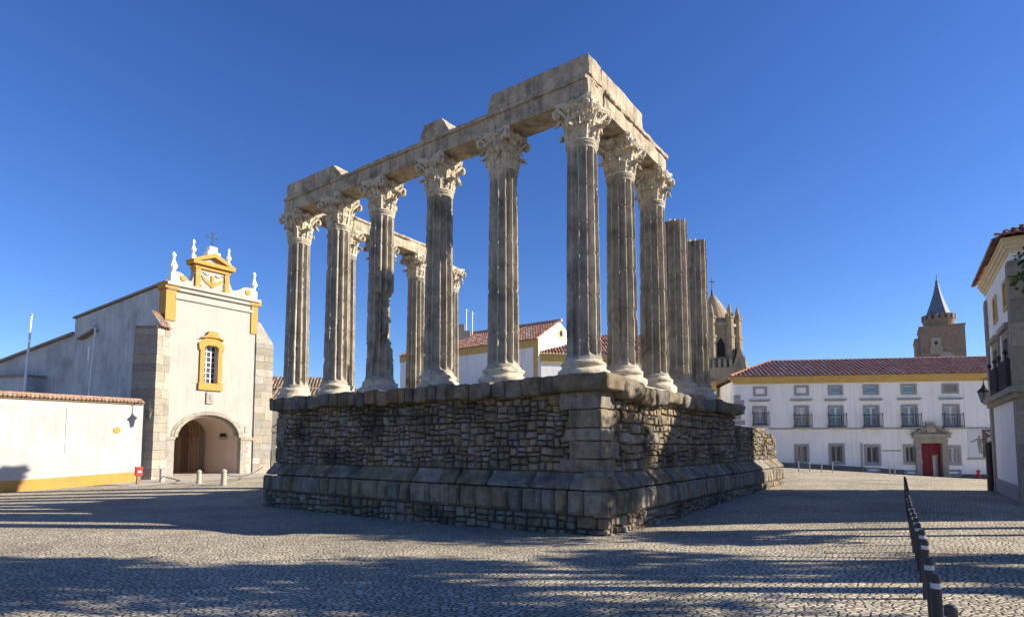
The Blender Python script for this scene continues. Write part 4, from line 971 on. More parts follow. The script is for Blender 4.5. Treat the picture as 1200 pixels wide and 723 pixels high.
# ------------------------------------------------------------------ battlement tower with slate spire
bt_ = at(1101, 400, 82); FT = Fr((bt_.x, 82), (.84, -.54)); tl_, tz = FT.px(1072, 385); tr_, _ = FT.px(1131, 385)
tw = thing('square_tower', 'square brown stone tower with a pointed blue-grey spire behind the museum roof', 'tower', (bt_.x, 82, 0))
tz = FT.px(1100, 382)[1]; tlz = FT.px(1074, 398)[1]; ti = FT.px(1077.5, 385)[0]
b = MB(); b.box(FT, ti, tr_, -7, 0, -1, tz); b.box(FT, tl_, ti, -7, -.4, -1, tlz); b.box(FT, ti - .1, tr_ + .1, -7, .12, tz - .05, tz + .12); b.box(FT, tl_ - .1, ti, -7, -.3, tlz, tlz + .2)
b.build('tower_body', 'brown', tw)
ou, oz = FT.px(1097, 402); b = MB(); b.box(FT, ou - .6, ou + .6, .0, .08, oz - .6, oz + .8); b.box(FT, ou - .75, ou + .75, 0, .2, oz - 1.6, oz - .55); ow = b.build('small_window', 'granite', tw); b = MB(); b.box(FT, ou - .16, ou + .16, .05, .1, oz - .2, oz + .25); b.build('opening', 'dark', ow)
cxu = FT.px(1102, 375)[0]; q = FT.p(cxu, -3.2, 0); z3 = FT.px(1100, 371, -3.2)[1]; za_ = FT.px(1100, 330, -3.2)[1]
b = MB(); b.lathe((q.x, q.y, 0), [(1.75, tz - .2), (1.75, tz + .1), (1.95, z3 - .9), (2.05, z3 - .5)], 24); b.build('turret_drum', 'brown', tw)
b = MB()
for k in range(16):
    a = 2 * math.pi * k / 16; fr = Fr((q.x + 2.0 * math.cos(a), q.y + 2.0 * math.sin(a)), (-math.sin(a), math.cos(a)), (math.cos(a), math.sin(a))); b.box(fr, -.22, .22, -.3, .06, z3 - .6, z3 + .15)
b.build('merlon', 'brown', tw)
b = MB(); b.lathe((q.x, q.y, 0), [(1.6, z3 - .5), (1.45, z3 + .4), (.9, z3 + 2.0), (.5, z3 + 3.4), (.18, za_ - .2), (.2, za_), (.05, za_ + .3)], 12); b.build('spire', 'slate', tw)
b = MB(); b.tube([(q.x, q.y, za_), (q.x, q.y, za_ + 1.1)], .04, 6); b.build('spire_rod', 'iron', tw)
b = MB(); tq = FT.px(1109.5, 418); n_ = 18; qq = FT.p(tq[0], .02, tq[1] - .3)
b.add([qq + FT.u.to_3d() * (1.0 * math.cos(k * 2 * math.pi / n_)) + Vector((0, 0, 1.0 * math.sin(k * 2 * math.pi / n_))) + FT.n.to_3d() * d_ for d_ in (0, .1) for k in range(n_)], [tuple(range(n_, 2 * n_))] + [(k, (k + 1) % n_, n_ + (k + 1) % n_, n_ + k) for k in range(n_)]); b.build('clock_ring', 'granite', tw)

# ------------------------------------------------------------------ museum
MO = ground(1090, 558, -.28); FM = Fr(MO, (.989, -.15)); Z1 = lambda x, y: (820 + .3733 * x, 310 + .3735 * y)
def mz(x, y): return FM.px(*Z1(x, y))
mu = thing('museum_building', 'long white two-storey building with a striped red tile roof, ochre cornice and dark red door', 'building', (MO.x, MO.y, 0))
mL = FM.px(862, 500)[0]; mR = 13.5; mT = (FM.px(862, 446)[1] + FM.px(1160, 441)[1]) / 2
def rect(x0, x1, y0, y1): a = mz(x0, y1); c_ = mz(x1, y0); return a[0], c_[0], a[1], c_[1]
attic = [rect(*r) for r in ((168, 211, 382, 413), (297, 342, 378, 411), (402, 449, 377, 410), (512, 562, 375, 409), (631, 680, 373, 408), (760, 812, 372, 405))]
midw = [rect(*r) for r in ((167, 210, 443, 505), (297, 343, 441, 511), (404, 451, 441, 511), (515, 563, 440, 511), (634, 684, 438, 511), (764, 815, 437, 511))]
low = [rect(*r) for r in ((298, 342, 562, 622), (406, 454, 560, 627), (518, 567, 563, 630), (640, 682, 563, 627), (775, 819, 566, 629))]
door = rect(697, 757, 560, 666)
holes = []; ins = .14
def inset(r, k=1.): return (r[0] + ins * k, r[1] - ins * k, r[2] + ins * k, r[3] - ins * k)
for r in attic + midw + low: holes.append(inset(r))
holes.append(door)
b = MB(); wall(b, FM, mL, mR, -1.2, mT + .1, holes, .28)
b.box(FM, mL, mR, -11, -.6, -1.2, mT); b.quad(FM.p(mL, 0, -1.2), FM.p(mL, -1, -1.2), FM.p(mL, -1, mT), FM.p(mL, 0, mT))
b.build('wall', 'white', mu, recalc=False)
def framebox(b, r, wd=.16, d=.05):
    b.box(FM, r[0], r[0] + wd, -.1, d, r[2], r[3]); b.box(FM, r[1] - wd, r[1], -.1, d, r[2], r[3]); b.box(FM, r[0] + wd, r[1] - wd, -.1, d, r[3] - wd, r[3]); b.box(FM, r[0] + wd, r[1] - wd, -.1, d, r[2], r[2] + wd)
for i, r in enumerate(attic):
    b = MB(); framebox(b, r, .17, .045); f = b.build('attic_window', 'frame', mu)
    b = MB(); k = inset(r, 1.3); b.box(FM, k[0], k[1], -.2, (-.02 if i < 2 else -.12), k[2], k[3]); b.build('panel' if i in (0, 1, 5) else 'pane', 'white' if i < 2 else ('glassblue' if i < 5 else 'louver'), f)
    if 1 < i < 5:
        b = MB(); s_ = .05
        for a in ((k[0], k[0] + s_, k[2], k[3]), (k[1] - s_, k[1], k[2], k[3]), (k[0], k[1], k[2], k[2] + s_), (k[0], k[1], k[3] - s_, k[3])): b.box(FM, a[0], a[1], -.118, -.08, a[2], a[3])
        b.build('sash', 'whitepaint', f)
    if i == 5:
        b = MB()
        for j in range(7): zz = k[2] + (k[3] - k[2]) * (j + .5) / 7; b.box(FM, k[0], k[1], -.1, -.06, zz - .03, zz + .02)
        b.build('slat_panel', 'louver', f)
rn = random.Random(4)
for i, r in enumerate(midw):
    b = MB(); framebox(b, r, .17, .05); f = b.build('balcony_window', 'frame', mu)
    k = inset(r, 1.2); mid = (k[0] + k[1]) / 2
    b = MB(); b.box(FM, k[0], k[1], -.26, -.2, k[2], k[3]); b.build('pane', ('curtain', 'glassblue', 'glassblue', 'glassblue', 'glassblue', 'curtain')[i], f)
    b = MB()
    for u in (k[0], mid - .05, mid + .03, k[1] - .06): b.box(FM, u, u + .07, -.2, -.14, k[2], k[3])
    for zz in (k[2], k[2] + (k[3] - k[2]) * .45, k[3] - .08): b.box(FM, k[0] + .01, k[1] - .01, -.195, -.15, zz, zz + .07)
    b.build('sash', 'whitepaint', f)
    b = MB(); b.box(FM, r[0] - .1, r[1] + .1, 0.05, .42, r[2] - .1, r[2] + .02); b.build('balcony_slab', 'frame', f)
    b = MB(); zr = r[2] + 1.02
    for a, c_ in (((r[0] - .06, .38), (r[1] + .06, .38)), ((r[0] - .06, .0), (r[0] - .06, .38)), ((r[1] + .06, .0), (r[1] + .06, .38))):
        for zz in (r[2] + .1, zr): b.tube([FM.p(a[0], a[1], zz), FM.p(c_[0], c_[1], zz)], .022, 5)
    nbar = 13
    for j in range(nbar): u = r[0] - .06 + (r[1] - r[0] + .12) * j / (nbar - 1); b.tube([FM.p(u, .38, r[2] + .02), FM.p(u, .38, zr + (.16 if j in (0, nbar - 1) else 0))], .016 if 0 < j < nbar - 1 else .03, 5)
    b.build('balcony_railing', 'iron', f)
    b = MB(); zl = mz(300, 425)[1] if False else r[3] + .42; b.box(FM, r[0] - .25, r[1] + .25, 0, .16, zl, zl + .09); b.box(FM, r[0] - .15, r[1] + .15, 0, .1, zl - .08, zl); b.build('window_hood', 'frame', f)
for i, r in enumerate(low):
    b = MB(); framebox(b, r, .2, .06); f = b.build('barred_window', 'frame', mu); k = inset(r, 1.3); mid = (k[0] + k[1]) / 2
    b = MB(); b.box(FM, k[0], k[1], -.26, -.2, k[2], k[3]); b.build('pane', 'glass', f)
    b = MB()
    for u in (k[0], mid - .06, k[1] - .08): b.box(FM, u, u + .1, -.2, -.13, k[2], k[3])
    for zz in (k[2], k[3] - .1): b.box(FM, k[0] + .02, k[1] - .02, -.195, -.14, zz, zz + .1)
    b.build('sash', 'whitepaint', f)
    b = MB()
    for j in range(8): u = k[0] + (k[1] - k[0]) * (j + .5) / 8; b.tube([FM.p(u, -.04, k[2]), FM.p(u, -.04, k[3])], .014, 5)
    b.build('grille', 'whitepaint' if i == 4 else 'iron', f)
for r in (rect(522, 566, 636, 652), rect(642, 684, 644, 662), rect(774, 820, 642, 664)):
    b = MB(); framebox(b, r, .14, .05); b.box(FM, r[0] + .1, r[1] - .1, -.02, .02, r[2] + .1, r[3] - .1); f = b.build('basement_vent', 'frame', mu); b = MB(); b.box(FM, r[0] + .2, r[1] - .2, .0, .04, (r[2] + r[3]) / 2 - .06, (r[2] + r[3]) / 2 + .08); b.build('vent_slot', 'whitepaint', f)
# doorway
b = MB(); dz = door[2]
b.box(FM, door[0] - .4, door[0], -.2, .16, dz - .2, door[3]); b.box(FM, door[1], door[1] + .4, -.2, .16, dz - .2, door[3]); b.box(FM, door[0] - .42, door[1] + .42, -.2, .18, door[3], door[3] + .42); b.box(FM, door[0] - .58, door[1] + .58, -.2, .34, door[3] + .42, door[3] + .72)
pa = mz(725, 500); pz_ = door[3] + .72; dm = (door[0] + door[1]) / 2
b.prism(FM, [(door[0] - .5, pz_), (door[1] + .5, pz_), (dm, pa[1] - .12)], -.2, .16)
b.prism(FM, [(door[0] - .75, pz_), (door[0] - .35, pz_), (dm, pa[1] - .22), (door[1] + .35, pz_), (door[1] + .75, pz_), (dm, pa[1] + .05)], -.2, .36)
b.build('door_surround', 'granite', mu)
b = MB(); b.box(FM, dm - .32, dm + .32, .1, .22, pz_ + .15, pz_ + .95); b.prism(FM, [(dm - .2, pz_ + .8), (dm - .2, pz_ + .45), (dm, pz_ + .25), (dm + .2, pz_ + .45), (dm + .2, pz_ + .8)], .21, .27); b.build('carved_shield', 'marble', mu)
b = MB(); wck = (dm + .18, dm + .62, dz + .02, dz + 1.75)
wall(b, Fr(FM.p(0, -.2, 0), FM.u, FM.n), door[0], door[1], dz - .2, door[3], [wck], .06)
for j in range(5): u = door[0] + (door[1] - door[0]) * j / 4; b.box(FM, u - .012, u + .012, -.21, -.19, (wck[3] + .02 if wck[0] < u < wck[1] else dz), door[3])
b.box(FM, door[0], door[1], -.21, -.17, door[3] - .5, door[3] - .42); b.box(FM, dm - .03, dm + .03, -.21, -.175, dz, door[3])
dr = b.build('red_door', 'redpaint', mu, recalc=False)
b = MB(); b.box(FM, wck[0], wck[1], -.9, -.8, wck[2], wck[3]); b.build('wicket_opening', 'dark', dr)
b = MB(); b.box(FM, dm - .98, dm - .55, -.195, -.185, dz + 1.1, dz + 1.32); b.build('paper_notice', 'whitepaint', dr)
b = MB(); b.box(FM, wck[0] + .02, wck[0] + .16, -.26, -.19, dz + .1, dz + 1.6); b.build('notice_strip', 'curtain', dr)
# string course, base, quoins, cornice
b = MB(); sz = mz(500, 512)[1] - .05
segs = [mL] ; 
b.box(FM, mL, midw[0][0] - .1, 0, .07, sz - .05, sz + .06)
for r, r2 in zip(midw, midw[1:] + [(mR, 0)]): b.box(FM, r[1] + .1, r2[0] - .1, 0, .07, sz - .05, sz + .06)
b.build('string_course', 'frame', mu)
b = MB()
for k in range(16):
    a = mL + (door[0] - .6 - mL) * k / 16; c_ = mL + (door[0] - .6 - mL) * (k + 1) / 16; q0 = FM.p(a, .3, 0); q1 = FM.p(c_, .3, 0)
    b.prism(FM, [(a, -1.2), (c_, -1.2), (c_, gz(q1.x, q1.y) + .38), (a, gz(q0.x, q0.y) + .38)], -.1, .035)
b.box(FM, door[1] + .6, mR, -.1, .035, -1.2, dz + .25); b.box(FM, door[0] - 1.0, door[1] + 1.0, -.1, .7, -1.2, dz - .01)
b.build('base_course', 'kerb', mu)
b = MB(); zq = mT - 1.2; k = 0
while zq > 1.5: b.box(FM, mL - .03, mL + (.75 if k % 2 else .45), -.3, .03, zq - .38, zq); zq -= .42; k += 1
b.build('quoin', 'frame', mu)
b = MB(); b.box(FM, mL - .05, mR, -.3, .10, mT - .32, mT - .1); b.box(FM, mL - .25, mR, -.3, .28, mT - .1, mT + .12); b.box(FM, mL - .4, mR, -.3, .42, mT + .12, mT + .25); b.build('ochre_cornice', 'ochre2', mu)
b = MB(); rz = FM.px(1000, 422, -4.0)[1]; rise = rz - mT - .25
wv = Vector((-FM.n.x * 4.3, -FM.n.y * 4.3, rise)); wl_ = wv.length; hip = FM.px(903, 424, -4)[0] - mL; ch_ = MB()
e0 = FM.p(mL - .45, .5, mT + .26); e1 = FM.p(mR, .5, mT + .26); tiles(b, e0, e1, wv, lambda s: min(wl_, .05 + wl_ * s / (hip + .45)), .36, .5, 49, chan=ch_)
b.prism(Fr(FM.p(0, 0, 0), FM.n, FM.u), [(.4, mT + .2), (-10, mT + .2), (-4.3, rz - .05)], mL + hip, mR)
mr_ = b.build('roof', 'tilemus', mu, recalc=False); ch_.build('tile_channel', 'sunlit_stripe', mr_, recalc=False)
b = MB(); b.tube([FM.p(mL + hip, -4.3, rz + .02), FM.p(mR, -4.3, rz + .02)], .16, 8); b.tube([FM.p(mL - .4, .45, mT + .3), FM.p(mL + hip, -4.3, rz + .02)], .16, 8)
b.hexa([FM.p(mL - .4, .3, mT + .2), FM.p(mL - .4, -10, mT + .2), FM.p(mL + hip, -10, mT + .2), FM.p(mL + hip, .3, mT + .2)] + [FM.p(mL + hip, -4.2, rz - .03)] * 1 + [FM.p(mL + hip, -4.4, rz - .03), FM.p(mL + hip + .02, -4.4, rz - .03), FM.p(mL + hip + .02, -4.2, rz - .03)])
b.build('ridge_tile', 'tile', mu)
b = MB(); pu = mz(508, 600)[0]; b.tube([FM.p(pu, .1, mz(508, 558)[1]), FM.p(pu, .1, -.2)], .05, 7); b.build('drainpipe', 'frame', mu)
# lettering beside the door
def text(s, fr, u, z, d, size, m, parent, name):
    cu_ = bpy.data.curves.new('t', 'FONT'); cu_.body = s; cu_.size = size; cu_.align_x = 'CENTER'; cu_.align_y = 'CENTER'; cu_.extrude = .006
    to = bpy.data.objects.new('t', cu_); COL.objects.link(to); bpy.context.view_layer.update()
    me = bpy.data.meshes.new_from_object(to.evaluated_get(bpy.context.evaluated_depsgraph_get())); bpy.data.objects.remove(to)
    bb = MB(); bb.add([fr.p(u + v.co.x, d + v.co.z, z + v.co.y) for v in me.vertices], [tuple(p.vertices) for p in me.polygons]); return bb.build(name, m, parent, recalc=False)
tu, tz_ = FM.px(1045, 528); text('MUSEU DE ÉVORA', FM, tu, tz_, .02, .17, 'iron', mu, 'wall_lettering')
# posters
pr = FM.px(1135, 536), FM.px(1151.5, 503); po = thing('exhibition_banner', 'pale exhibition banner printed with a standing figure on the museum wall', 'banner', (MO.x, MO.y, 0))
b = MB(); b.box(FM, pr[0][0], pr[1][0], .0, .04, pr[0][1], pr[1][1]); b.build('banner_sheet', 'poster', po)
b = MB(); fx = (pr[0][0] + pr[1][0]) / 2 + .25; fz = pr[0][1] + .3; H = pr[1][1] - pr[0][1] - .75
def fp(l): return [(fx + a * H, fz + c_ * H) for a, c_ in l]
b.prism(FM, fp([(-.03, .0), (.03, 0), (.0, .5), (-.09, .5)]), .04, .055); b.prism(FM, fp([(.08, .0), (.14, 0), (.09, .5), (.0, .5)]), .04, .055); b.prism(FM, fp([(-.09, .5), (.1, .5), (.13, .82), (-.1, .84)]), .04, .057)
b.prism(FM, fp([(-.1, .76), (-.1, .84), (-.28, .70), (-.45, .67), (-.45, .62), (-.27, .64)]), .04, .054); b.prism(FM, fp([(.13, .82), (.1, .74), (.14, .5), (.18, .5)]), .04, .054); b.prism(FM, fp([(.01 + .06 * math.cos(i * .7), .92 + .075 * math.sin(i * .7)) for i in range(9)]), .04, .056)
b.build('printed_figure', 'figure', po)
b = MB(); b.box(FM, pr[0][0] - .1, pr[1][0], .0, .1, pr[0][1] - .14, pr[0][1] - .03); b.build('banner_rail', 'frame', po)
pr = FM.px(1151.8, 536), FM.px(1170, 503); po = thing('dark_banner', 'dark brown banner with pale writing beside the figure banner on the museum wall', 'banner', (MO.x + 5, MO.y, 0))
b = MB(); b.box(FM, pr[0][0], pr[1][0], .0, .05, pr[0][1], pr[1][1]); b.build('banner_sheet', 'posterdark', po)
b = MB(); rn = random.Random(8)
for k in range(9):
    u = rn.uniform(pr[0][0] + .2, pr[1][0] - .7); z = rn.uniform(pr[0][1] + .2, pr[1][1] - .2); pts = [FM.p(u + t * rn.uniform(.3, .5), .06, z + .12 * math.sin(t * 7 + k)) for t in np.linspace(0, 1, 8)]; b.tube(pts, .025, 5)
b.build('pale_scrawl', 'poster', po)
hq = FM.p(FM.px(1147, 562, .8)[0], .8, 0); hz0 = gz(hq.x, hq.y); t = thing('fire_hydrant', 'tiny dark red hydrant at the foot of the museum wall below the banners', 'hydrant', (hq.x, hq.y, hz0))
b = MB(); b.lathe((hq.x, hq.y, hz0), [(.13, -.1), (.13, .1), (.09, .12), (.1, .5), (.13, .52), (.12, .62), (.03, .7)], 10); b.build('body', 'red', t)
# small wing left of museum
qs = FM.p(mL - .3, -6, 0); FQ = Fr((qs.x - 6, qs.y + .4), (.995, -.06)); sz_ = FQ.px(850, 447)[1]
sw_ = thing('side_wing', 'little ochre-banded wing with a dark tile roof left of the museum corner', 'building', (qs.x, qs.y, 0))
b = MB(); b.box(FQ, -4, 6, -5, 0, -.5, sz_); b.build('wall', 'white', sw_)
b = MB(); b.box(FQ, -4, 6, -.1, .1, sz_ - .95, sz_ - .05); oz = FQ.px(854, 467)
u_ = oz[0]; b.prism(FQ, [(u_ - .2 - 1.0 * math.cos(i * .26), oz[1] - .6 + 1.1 * math.sin(i * .26)) for i in range(13)], 0, .12); b.build('ochre_band', 'ochre2', sw_)
b = MB(); e0 = FQ.p(-4, .3, sz_); e1 = FQ.p(6, .3, sz_); tiles(b, e0, e1, -FQ.n.to_3d() * 2 + Vector((0, 0, .7)), lambda s: 2.0, .3, .5, 59); b.build('roof', 'tile', sw_, recalc=False)

# ------------------------------------------------------------------ right-hand building
PB = ground(1168, 575, .17); RD = Vector((.552, .834)).normalized(); RNl = Vector((-RD.y, RD.x)); FR = Fr(PB, -RD, RNl)     # u runs from the far corner towards the camera
bw = FR.px(1199.5, 560)[0]
def rz_(x, y, d=0): return FR.px(x, y, d)
RT = rz_(1157, 341)[1]
rb = thing('corner_palace', 'tall white building with balconies and a deep ochre eave on the right edge', 'building', (PB.x, PB.y, 0))
tallw = [(rz_(1167.3, 430)[0], rz_(1172.3, 430)[0]), (rz_(1180, 430)[0], rz_(1186, 430)[0])]
tz0 = rz_(1170, 464)[1]; tz1 = rz_(1169.5, 409)[1]
upw = [(rz_(1165.2, 362)[0], rz_(1168.2, 362)[0]), (rz_(1176.8, 345)[0], rz_(1180.8, 345)[0])]
uz0 = rz_(1166.5, 376)[1]; uz1 = rz_(1166.5, 351)[1]
RLEN = 9.0     # front face runs on to the right, out of the frame
FN = Fr(FR.p(bw, 0, 0), -RNl, -RD)      # near face, turned to the camera
b = MB(); wall(b, FR, 0, bw, -1, RT, [(a + .05, c_ - .05, tz0, tz1) for a, c_ in tallw] + [(a + .04, c_ - .04, uz0, uz1) for a, c_ in upw], .3)
wall(b, FN, 0, RLEN, -1, RT, [], .2)
b.box(Fr(PB, -RD, -RNl), .45, bw - .45, .45, RLEN, -1, RT - .05)
b.quad(FR.p(0, 0, -1), FR.p(0, 0, RT), FR.p(0, -RLEN, RT), FR.p(0, -RLEN, -1)); b.build('wall', 'white', rb, recalc=False)
for a, c_ in tallw:
    b = MB()
    b.box(FR, a - .28, a + .06, -.1, .08, tz0, tz1 + .3); b.box(FR, c_ - .06, c_ + .28, -.1, .08, tz0, tz1 + .3); b.box(FR, a - .42, c_ + .42, -.1, .2, tz1 + .3, tz1 + .48); b.box(FR, a + .06, c_ - .06, -.1, .08, tz1, tz1 + .3)
    f = b.build('balcony_window', 'granite', rb); b = MB(); b.box(FR, a, c_, -.3, -.24, tz0, tz1); b.build('pane', 'glass', f)
    b = MB(); zr = tz0 + 1.05
    for q0, q1 in (((a - .25, .2), (c_ + .25, .2)), ((a - .25, 0), (a - .25, .2)), ((c_ + .25, 0), (c_ + .25, .2))):
        for zz in (tz0 + .12, zr): b.tube([FR.p(q0[0], q0[1], zz), FR.p(q1[0], q1[1], zz)], .025, 5)
    for j in range(14): u = a - .25 + (c_ - a + .5) * j / 13; b.tube([FR.p(u, .2, tz0), FR.p(u, .2, zr)], .02, 5)
    for j in range(5): b.tube([FR.p(a - .25, .2 * j / 5, tz0), FR.p(a - .25, .2 * j / 5, zr)], .02, 5); b.tube([FR.p(c_ + .25, .2 * j / 5, tz0), FR.p(c_ + .25, .2 * j / 5, zr)], .02, 5)
    for u in (a - .25, c_ + .25): q = FR.p(u, .2, zr); b.lathe(q, [(.03, 0), (.03, .15), (.08, .2), (.07, .28), (.01, .34)], 8)
    b.build('balcony_railing', 'iron', f)
for a, c_ in upw:
    b = MB(); b.box(FR, a - .14, a + .05, -.1, .05, uz0 - .14, uz1 + .14); b.box(FR, c_ - .05, c_ + .14, -.1, .05, uz0 - .14, uz1 + .14); b.box(FR, a + .05, c_ - .05, -.1, .05, uz1, uz1 + .14); b.box(FR, a + .05, c_ - .05, -.1, .05, uz0 - .14, uz0); f = b.build('small_window', 'ochre2', rb)
    b = MB(); b.box(FR, a, c_, -.12, -.06, uz0, uz1); b.build('panel', 'louver', f)
b = MB(); b.box(FR, -.15, bw + .6, -.2, .28, tz0 - .22, tz0 - .02); b.box(FR, -.1, bw + .3, -.2, .16, tz0 - .4, tz0 - .22); b.build('balcony_ledge', 'granite', rb)
b = MB(); ashlar_box(b, FR, -.02, .55, -.5, .10, -1, RT - .35, seed=2, h=1.2); b.build('stone_pilaster', 'granite', rb); b = MB(); ashlar_box(b, FR, bw - .45, bw + .04, -.6, .10, -1, RT - .35, seed=4, h=1.0); ashlar_box(b, FN, -.1, 1.1, -.5, .10, -1, RT - .35, seed=5, h=1.0)
b.build('stone_pilaster', 'granite', rb)
b = MB(); b.box(FR, .5, bw - .45, -.1, .05, -1, .75); b.box(FN, 1.05, RLEN, -.1, .05, -1, .75); b.build('plinth', 'frame', rb)
b = MB(); q = FR.p(-.05, .16, 0); b.tube([(q.x, q.y, -.1), (q.x, q.y, 2.3)], .15, 8); b.build('corner_guard', 'iron', rb)
b = MB()
for k, (d, h0, h1) in enumerate(((.05, RT - .05, RT + .08), (.12, RT + .08, RT + .2), (.19, RT + .2, RT + .34), (.24, RT + .34, RT + .45))): b.box(FR, -d, bw + d, -.4, d, h0, h1); 
b.build('ochre_eave', 'eave', rb)
b = MB()
for d, h0, h1 in ((.08, RT - .46, RT - .21), (.19, RT - .21, RT + .04), (.32, RT + .04, RT + .29), (.44, RT + .29, RT + .44)): b.box(FN, .9, RLEN, -.4, d, h0, h1)
b.build('stone_eave', 'granite', rb)
b = MB(); e0 = FR.p(-.28, .34, RT + .46); e1 = FR.p(bw + .35, .34, RT + .46); upv = -FR.n.to_3d() * 2 + Vector((0, 0, 1.0)); Lw = bw + .63; tiles(b, e0, e1, upv, lambda s: min(6, 1.15 * s + .1, 1.15 * (Lw - s) + .1), .27, .45, 69)
e0 = FN.p(-.5, .52, RT + .46); e1 = FN.p(RLEN, .52, RT + .46); tiles(b, e0, e1, -FN.n.to_3d() * 2 + Vector((0, 0, 1.0)), lambda s: min(5.5, 1.15 * s + .1), .27, .45, 70)
b.prism(Fr(FN.p(0, 0, 0), FN.n, FN.u), [(.4, RT + .44), (-bw - .4, RT + .44), (-bw / 2, RT + .4 + bw / 4)], 2, RLEN)
b.build('roof', 'tile', rb, recalc=False)
lq = at(1153.5, 465, 26.4); aw = FR.p(-.02, .0, 0); zz_ = lq.z + .82
lantern(Fr(lq, (1, 0)), 0, 0, lq.z, .9, 'street_lantern', 'black street lantern hanging from a bracket on the corner of the right-hand building', [Vector((lq.x, lq.y, zz_)), Vector((aw.x, aw.y, zz_))])

# ------------------------------------------------------------------ bollards
bol = [(3.0, 4.05), (3.67, 5.1), (4.19, 5.9), (5.1, 7.3), (5.75, 8.3), (6.34, 9.2), (6.89, 10.06), (7.48, 11.0), (8.07, 11.9)]
for k in range(13): Y = 12.85 + k * .95; bol.append((8.07 + (Y - 11.9) * .655, Y))
ordn = 'nearest second third fourth fifth sixth seventh eighth ninth tenth eleventh twelfth thirteenth fourteenth fifteenth sixteenth seventeenth eighteenth nineteenth twentieth twenty-first farthest'.split()
proto = None
for k, (x, y) in enumerate(bol):
    z = gz(x, y)
    if proto is None:
        proto = t = thing('bollard', '', 'bollard', (0, 0, 0)); b = MB()
        b.lathe((0, 0, 0), [(.040, -.1), (.040, .50), (.040, .69), (.036, .710), (.025, .720)], 20); b.build('post', 'black', t, smooth=False)
        b = MB(); b.lathe((0, 0, 0), [(.0405, .60), (.0415, .602), (.0415, .645), (.0405, .647)], 20); b.build('white_band', 'band', t)
    else: t = copy_tree(proto)
    t.location = (x - .05, y, z); t.rotation_euler = (R(random.Random(k).uniform(-1.5, 1.5)), R(random.Random(k + 50).uniform(-1.5, 1.5)), k * 1.3)
    t['group'] = 'row of black bollards with a white band'
    t['label'] = 'nearest black bollard, its top just above the bottom edge' if k == 0 else ('farthest black bollard of the row, towards the red door' if k == len(bol) - 1 else ordn[k] + ' black bollard with a white band, counting from the nearest')
# thin kerb posts by the museum road
kp = [(936, 549, 535), (949, 552, 538), (963, 553, 540), (976, 554.5, 541), (1043, 560, 549), (1049, 561, 550)]
for k, (x, yb_, yt_) in enumerate(kp):
    q = ground(x, yb_, .2); Yq = 41.; q = at(x, yb_, Yq); zz = gz(q.x, q.y); t = thing('kerb_post', ('leftmost', 'second', 'third', 'fourth', 'fifth', 'rightmost')[k] + ' thin grey post along the museum kerb, counted from the left', 'post', (q.x, q.y, zz), 'thin posts along the museum kerb')
    b = MB(); b.tube([(q.x, q.y, zz - .1), (q.x, q.y, zz + .7)], .035, 7); b.lathe((q.x, q.y, zz + .7), [(.035, 0), (.045, .02), (.02, .06)], 7); b.build('post', 'frame', t)

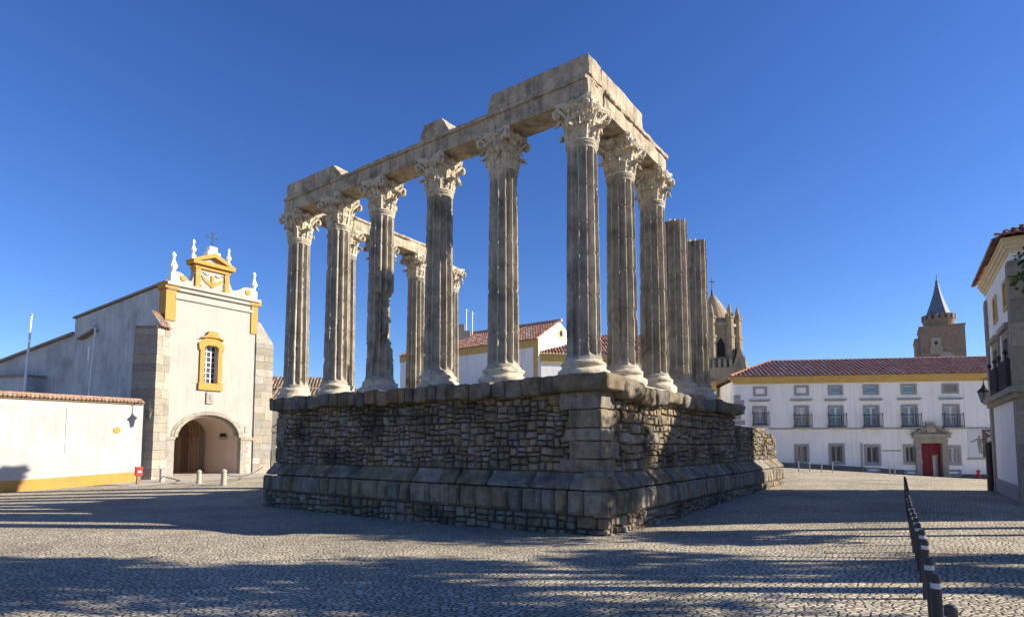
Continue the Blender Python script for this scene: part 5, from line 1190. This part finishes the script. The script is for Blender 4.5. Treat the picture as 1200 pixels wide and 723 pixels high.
# ------------------------------------------------------------------ trees
def tree(name, label, x, y, zc, rx, rzv, n, seed, trunk_r=.22, leaf=.17, m='leaf', group=None, cat='tree', lobes=11, dens=1.0, lean=(0, 0)):
    rn = random.Random(seed); z0 = gz(x, y) if abs(x) < 45 and 0 < y < 70 else 0
    t = thing(name, label, cat, (x, y, z0), group)
    b = MB(); top = Vector((x + lean[0], y + lean[1], zc)); tr = [Vector((x, y, z0 - .2)), Vector((x + lean[0] * .2, y + lean[1] * .2, z0 + (zc - z0) * .3)), Vector((x + lean[0] * .6, y + lean[1] * .6, z0 + (zc - z0) * .65)), top]
    b.tube(tr, [trunk_r * 1.2, trunk_r, trunk_r * .75, trunk_r * .35], 9)
    cl = []
    for k in range(lobes):
        while True:
            v = Vector((rn.uniform(-1, 1), rn.uniform(-1, 1), rn.uniform(-1, 1)))
            if .35 < v.length < 1: break
        c = top + Vector((v.x * rx * .8, v.y * rx * .8, v.z * rzv * .8)); r = rn.uniform(.2, .42) * rx; cl.append((c, r))
        a = tr[1].lerp(top, rn.uniform(.35, 1)); mid = a.lerp(c, .5) + Vector((0, 0, .15 * rx)); b.tube([a, mid, c], [trunk_r * .35, trunk_r * .2, trunk_r * .06], 5)
    b.build('trunk', 'bark', t)
    b = MB(); N = int(n * dens)
    for i in range(N):
        c, r = cl[rn.randrange(lobes)]
        v = Vector((rn.gauss(0, 1), rn.gauss(0, 1), rn.gauss(0, .8))).normalized() * (r * rn.random() ** .45)
        p = c + v; a = Vector((rn.gauss(0, 1), rn.gauss(0, 1), rn.gauss(0, .6) - .3)).normalized(); s_ = a.orthogonal().normalized(); s_ = (s_ * math.cos(rn.random() * 6) + a.cross(s_) * math.sin(rn.random() * 6)).normalized(); l = leaf * rn.uniform(.6, 1.3); h = a.cross(s_) * l * .12
        b.add([p, p + a * l * .5 + s_ * l * .33 + h, p + a * l, p + a * l * .5 - s_ * l * .33 + h], [(0, 1, 2), (0, 2, 3)])
    b.build('crown', m, t, recalc=False); return t
#TREES
tree('garden_tree', 'leafy tree whose branch tips enter at the right edge', 15.3, 14.2, 7.2, 2.7, 1.5, 7000, 3, leaf=.2)
sh = [(19.5, 12.7, 6.6, 1.5, 1.0, 1100), (12.6, 7.4, 9.2, 2.9, 1.9, 3400), (18.6, 7.8, 9.6, 2.8, 1.8, 1700), (21.5, 9.3, 8.6, 1.7, 1.2, 900), (24.5, 8.0, 7.6, 2.0, 1.2, 1700), (20.0, 4.9, 9.0, 2.3, 1.7, 1000), (14.6, 8.6, 11.6, 2.8, 1.6, 2600), (8.0, 4.4, 7.6, 2.2, 2.2, 3600)]
for k, (x, y, zc, rx, rv, n_) in enumerate(sh): tree('garden_tree', 'shade tree of the garden right of the square', x, y, zc, rx, rv, n_, 30 + k, leaf=.30, group='shade trees right of the square')
q = at(461, 448, 62); tree('dark_tree', 'small dark tree top peeping over the podium behind the temple', q.x, 62, q.z - 1.0, 1.6, 1.3, 2500, 77, leaf=.3, m='darkleaf')
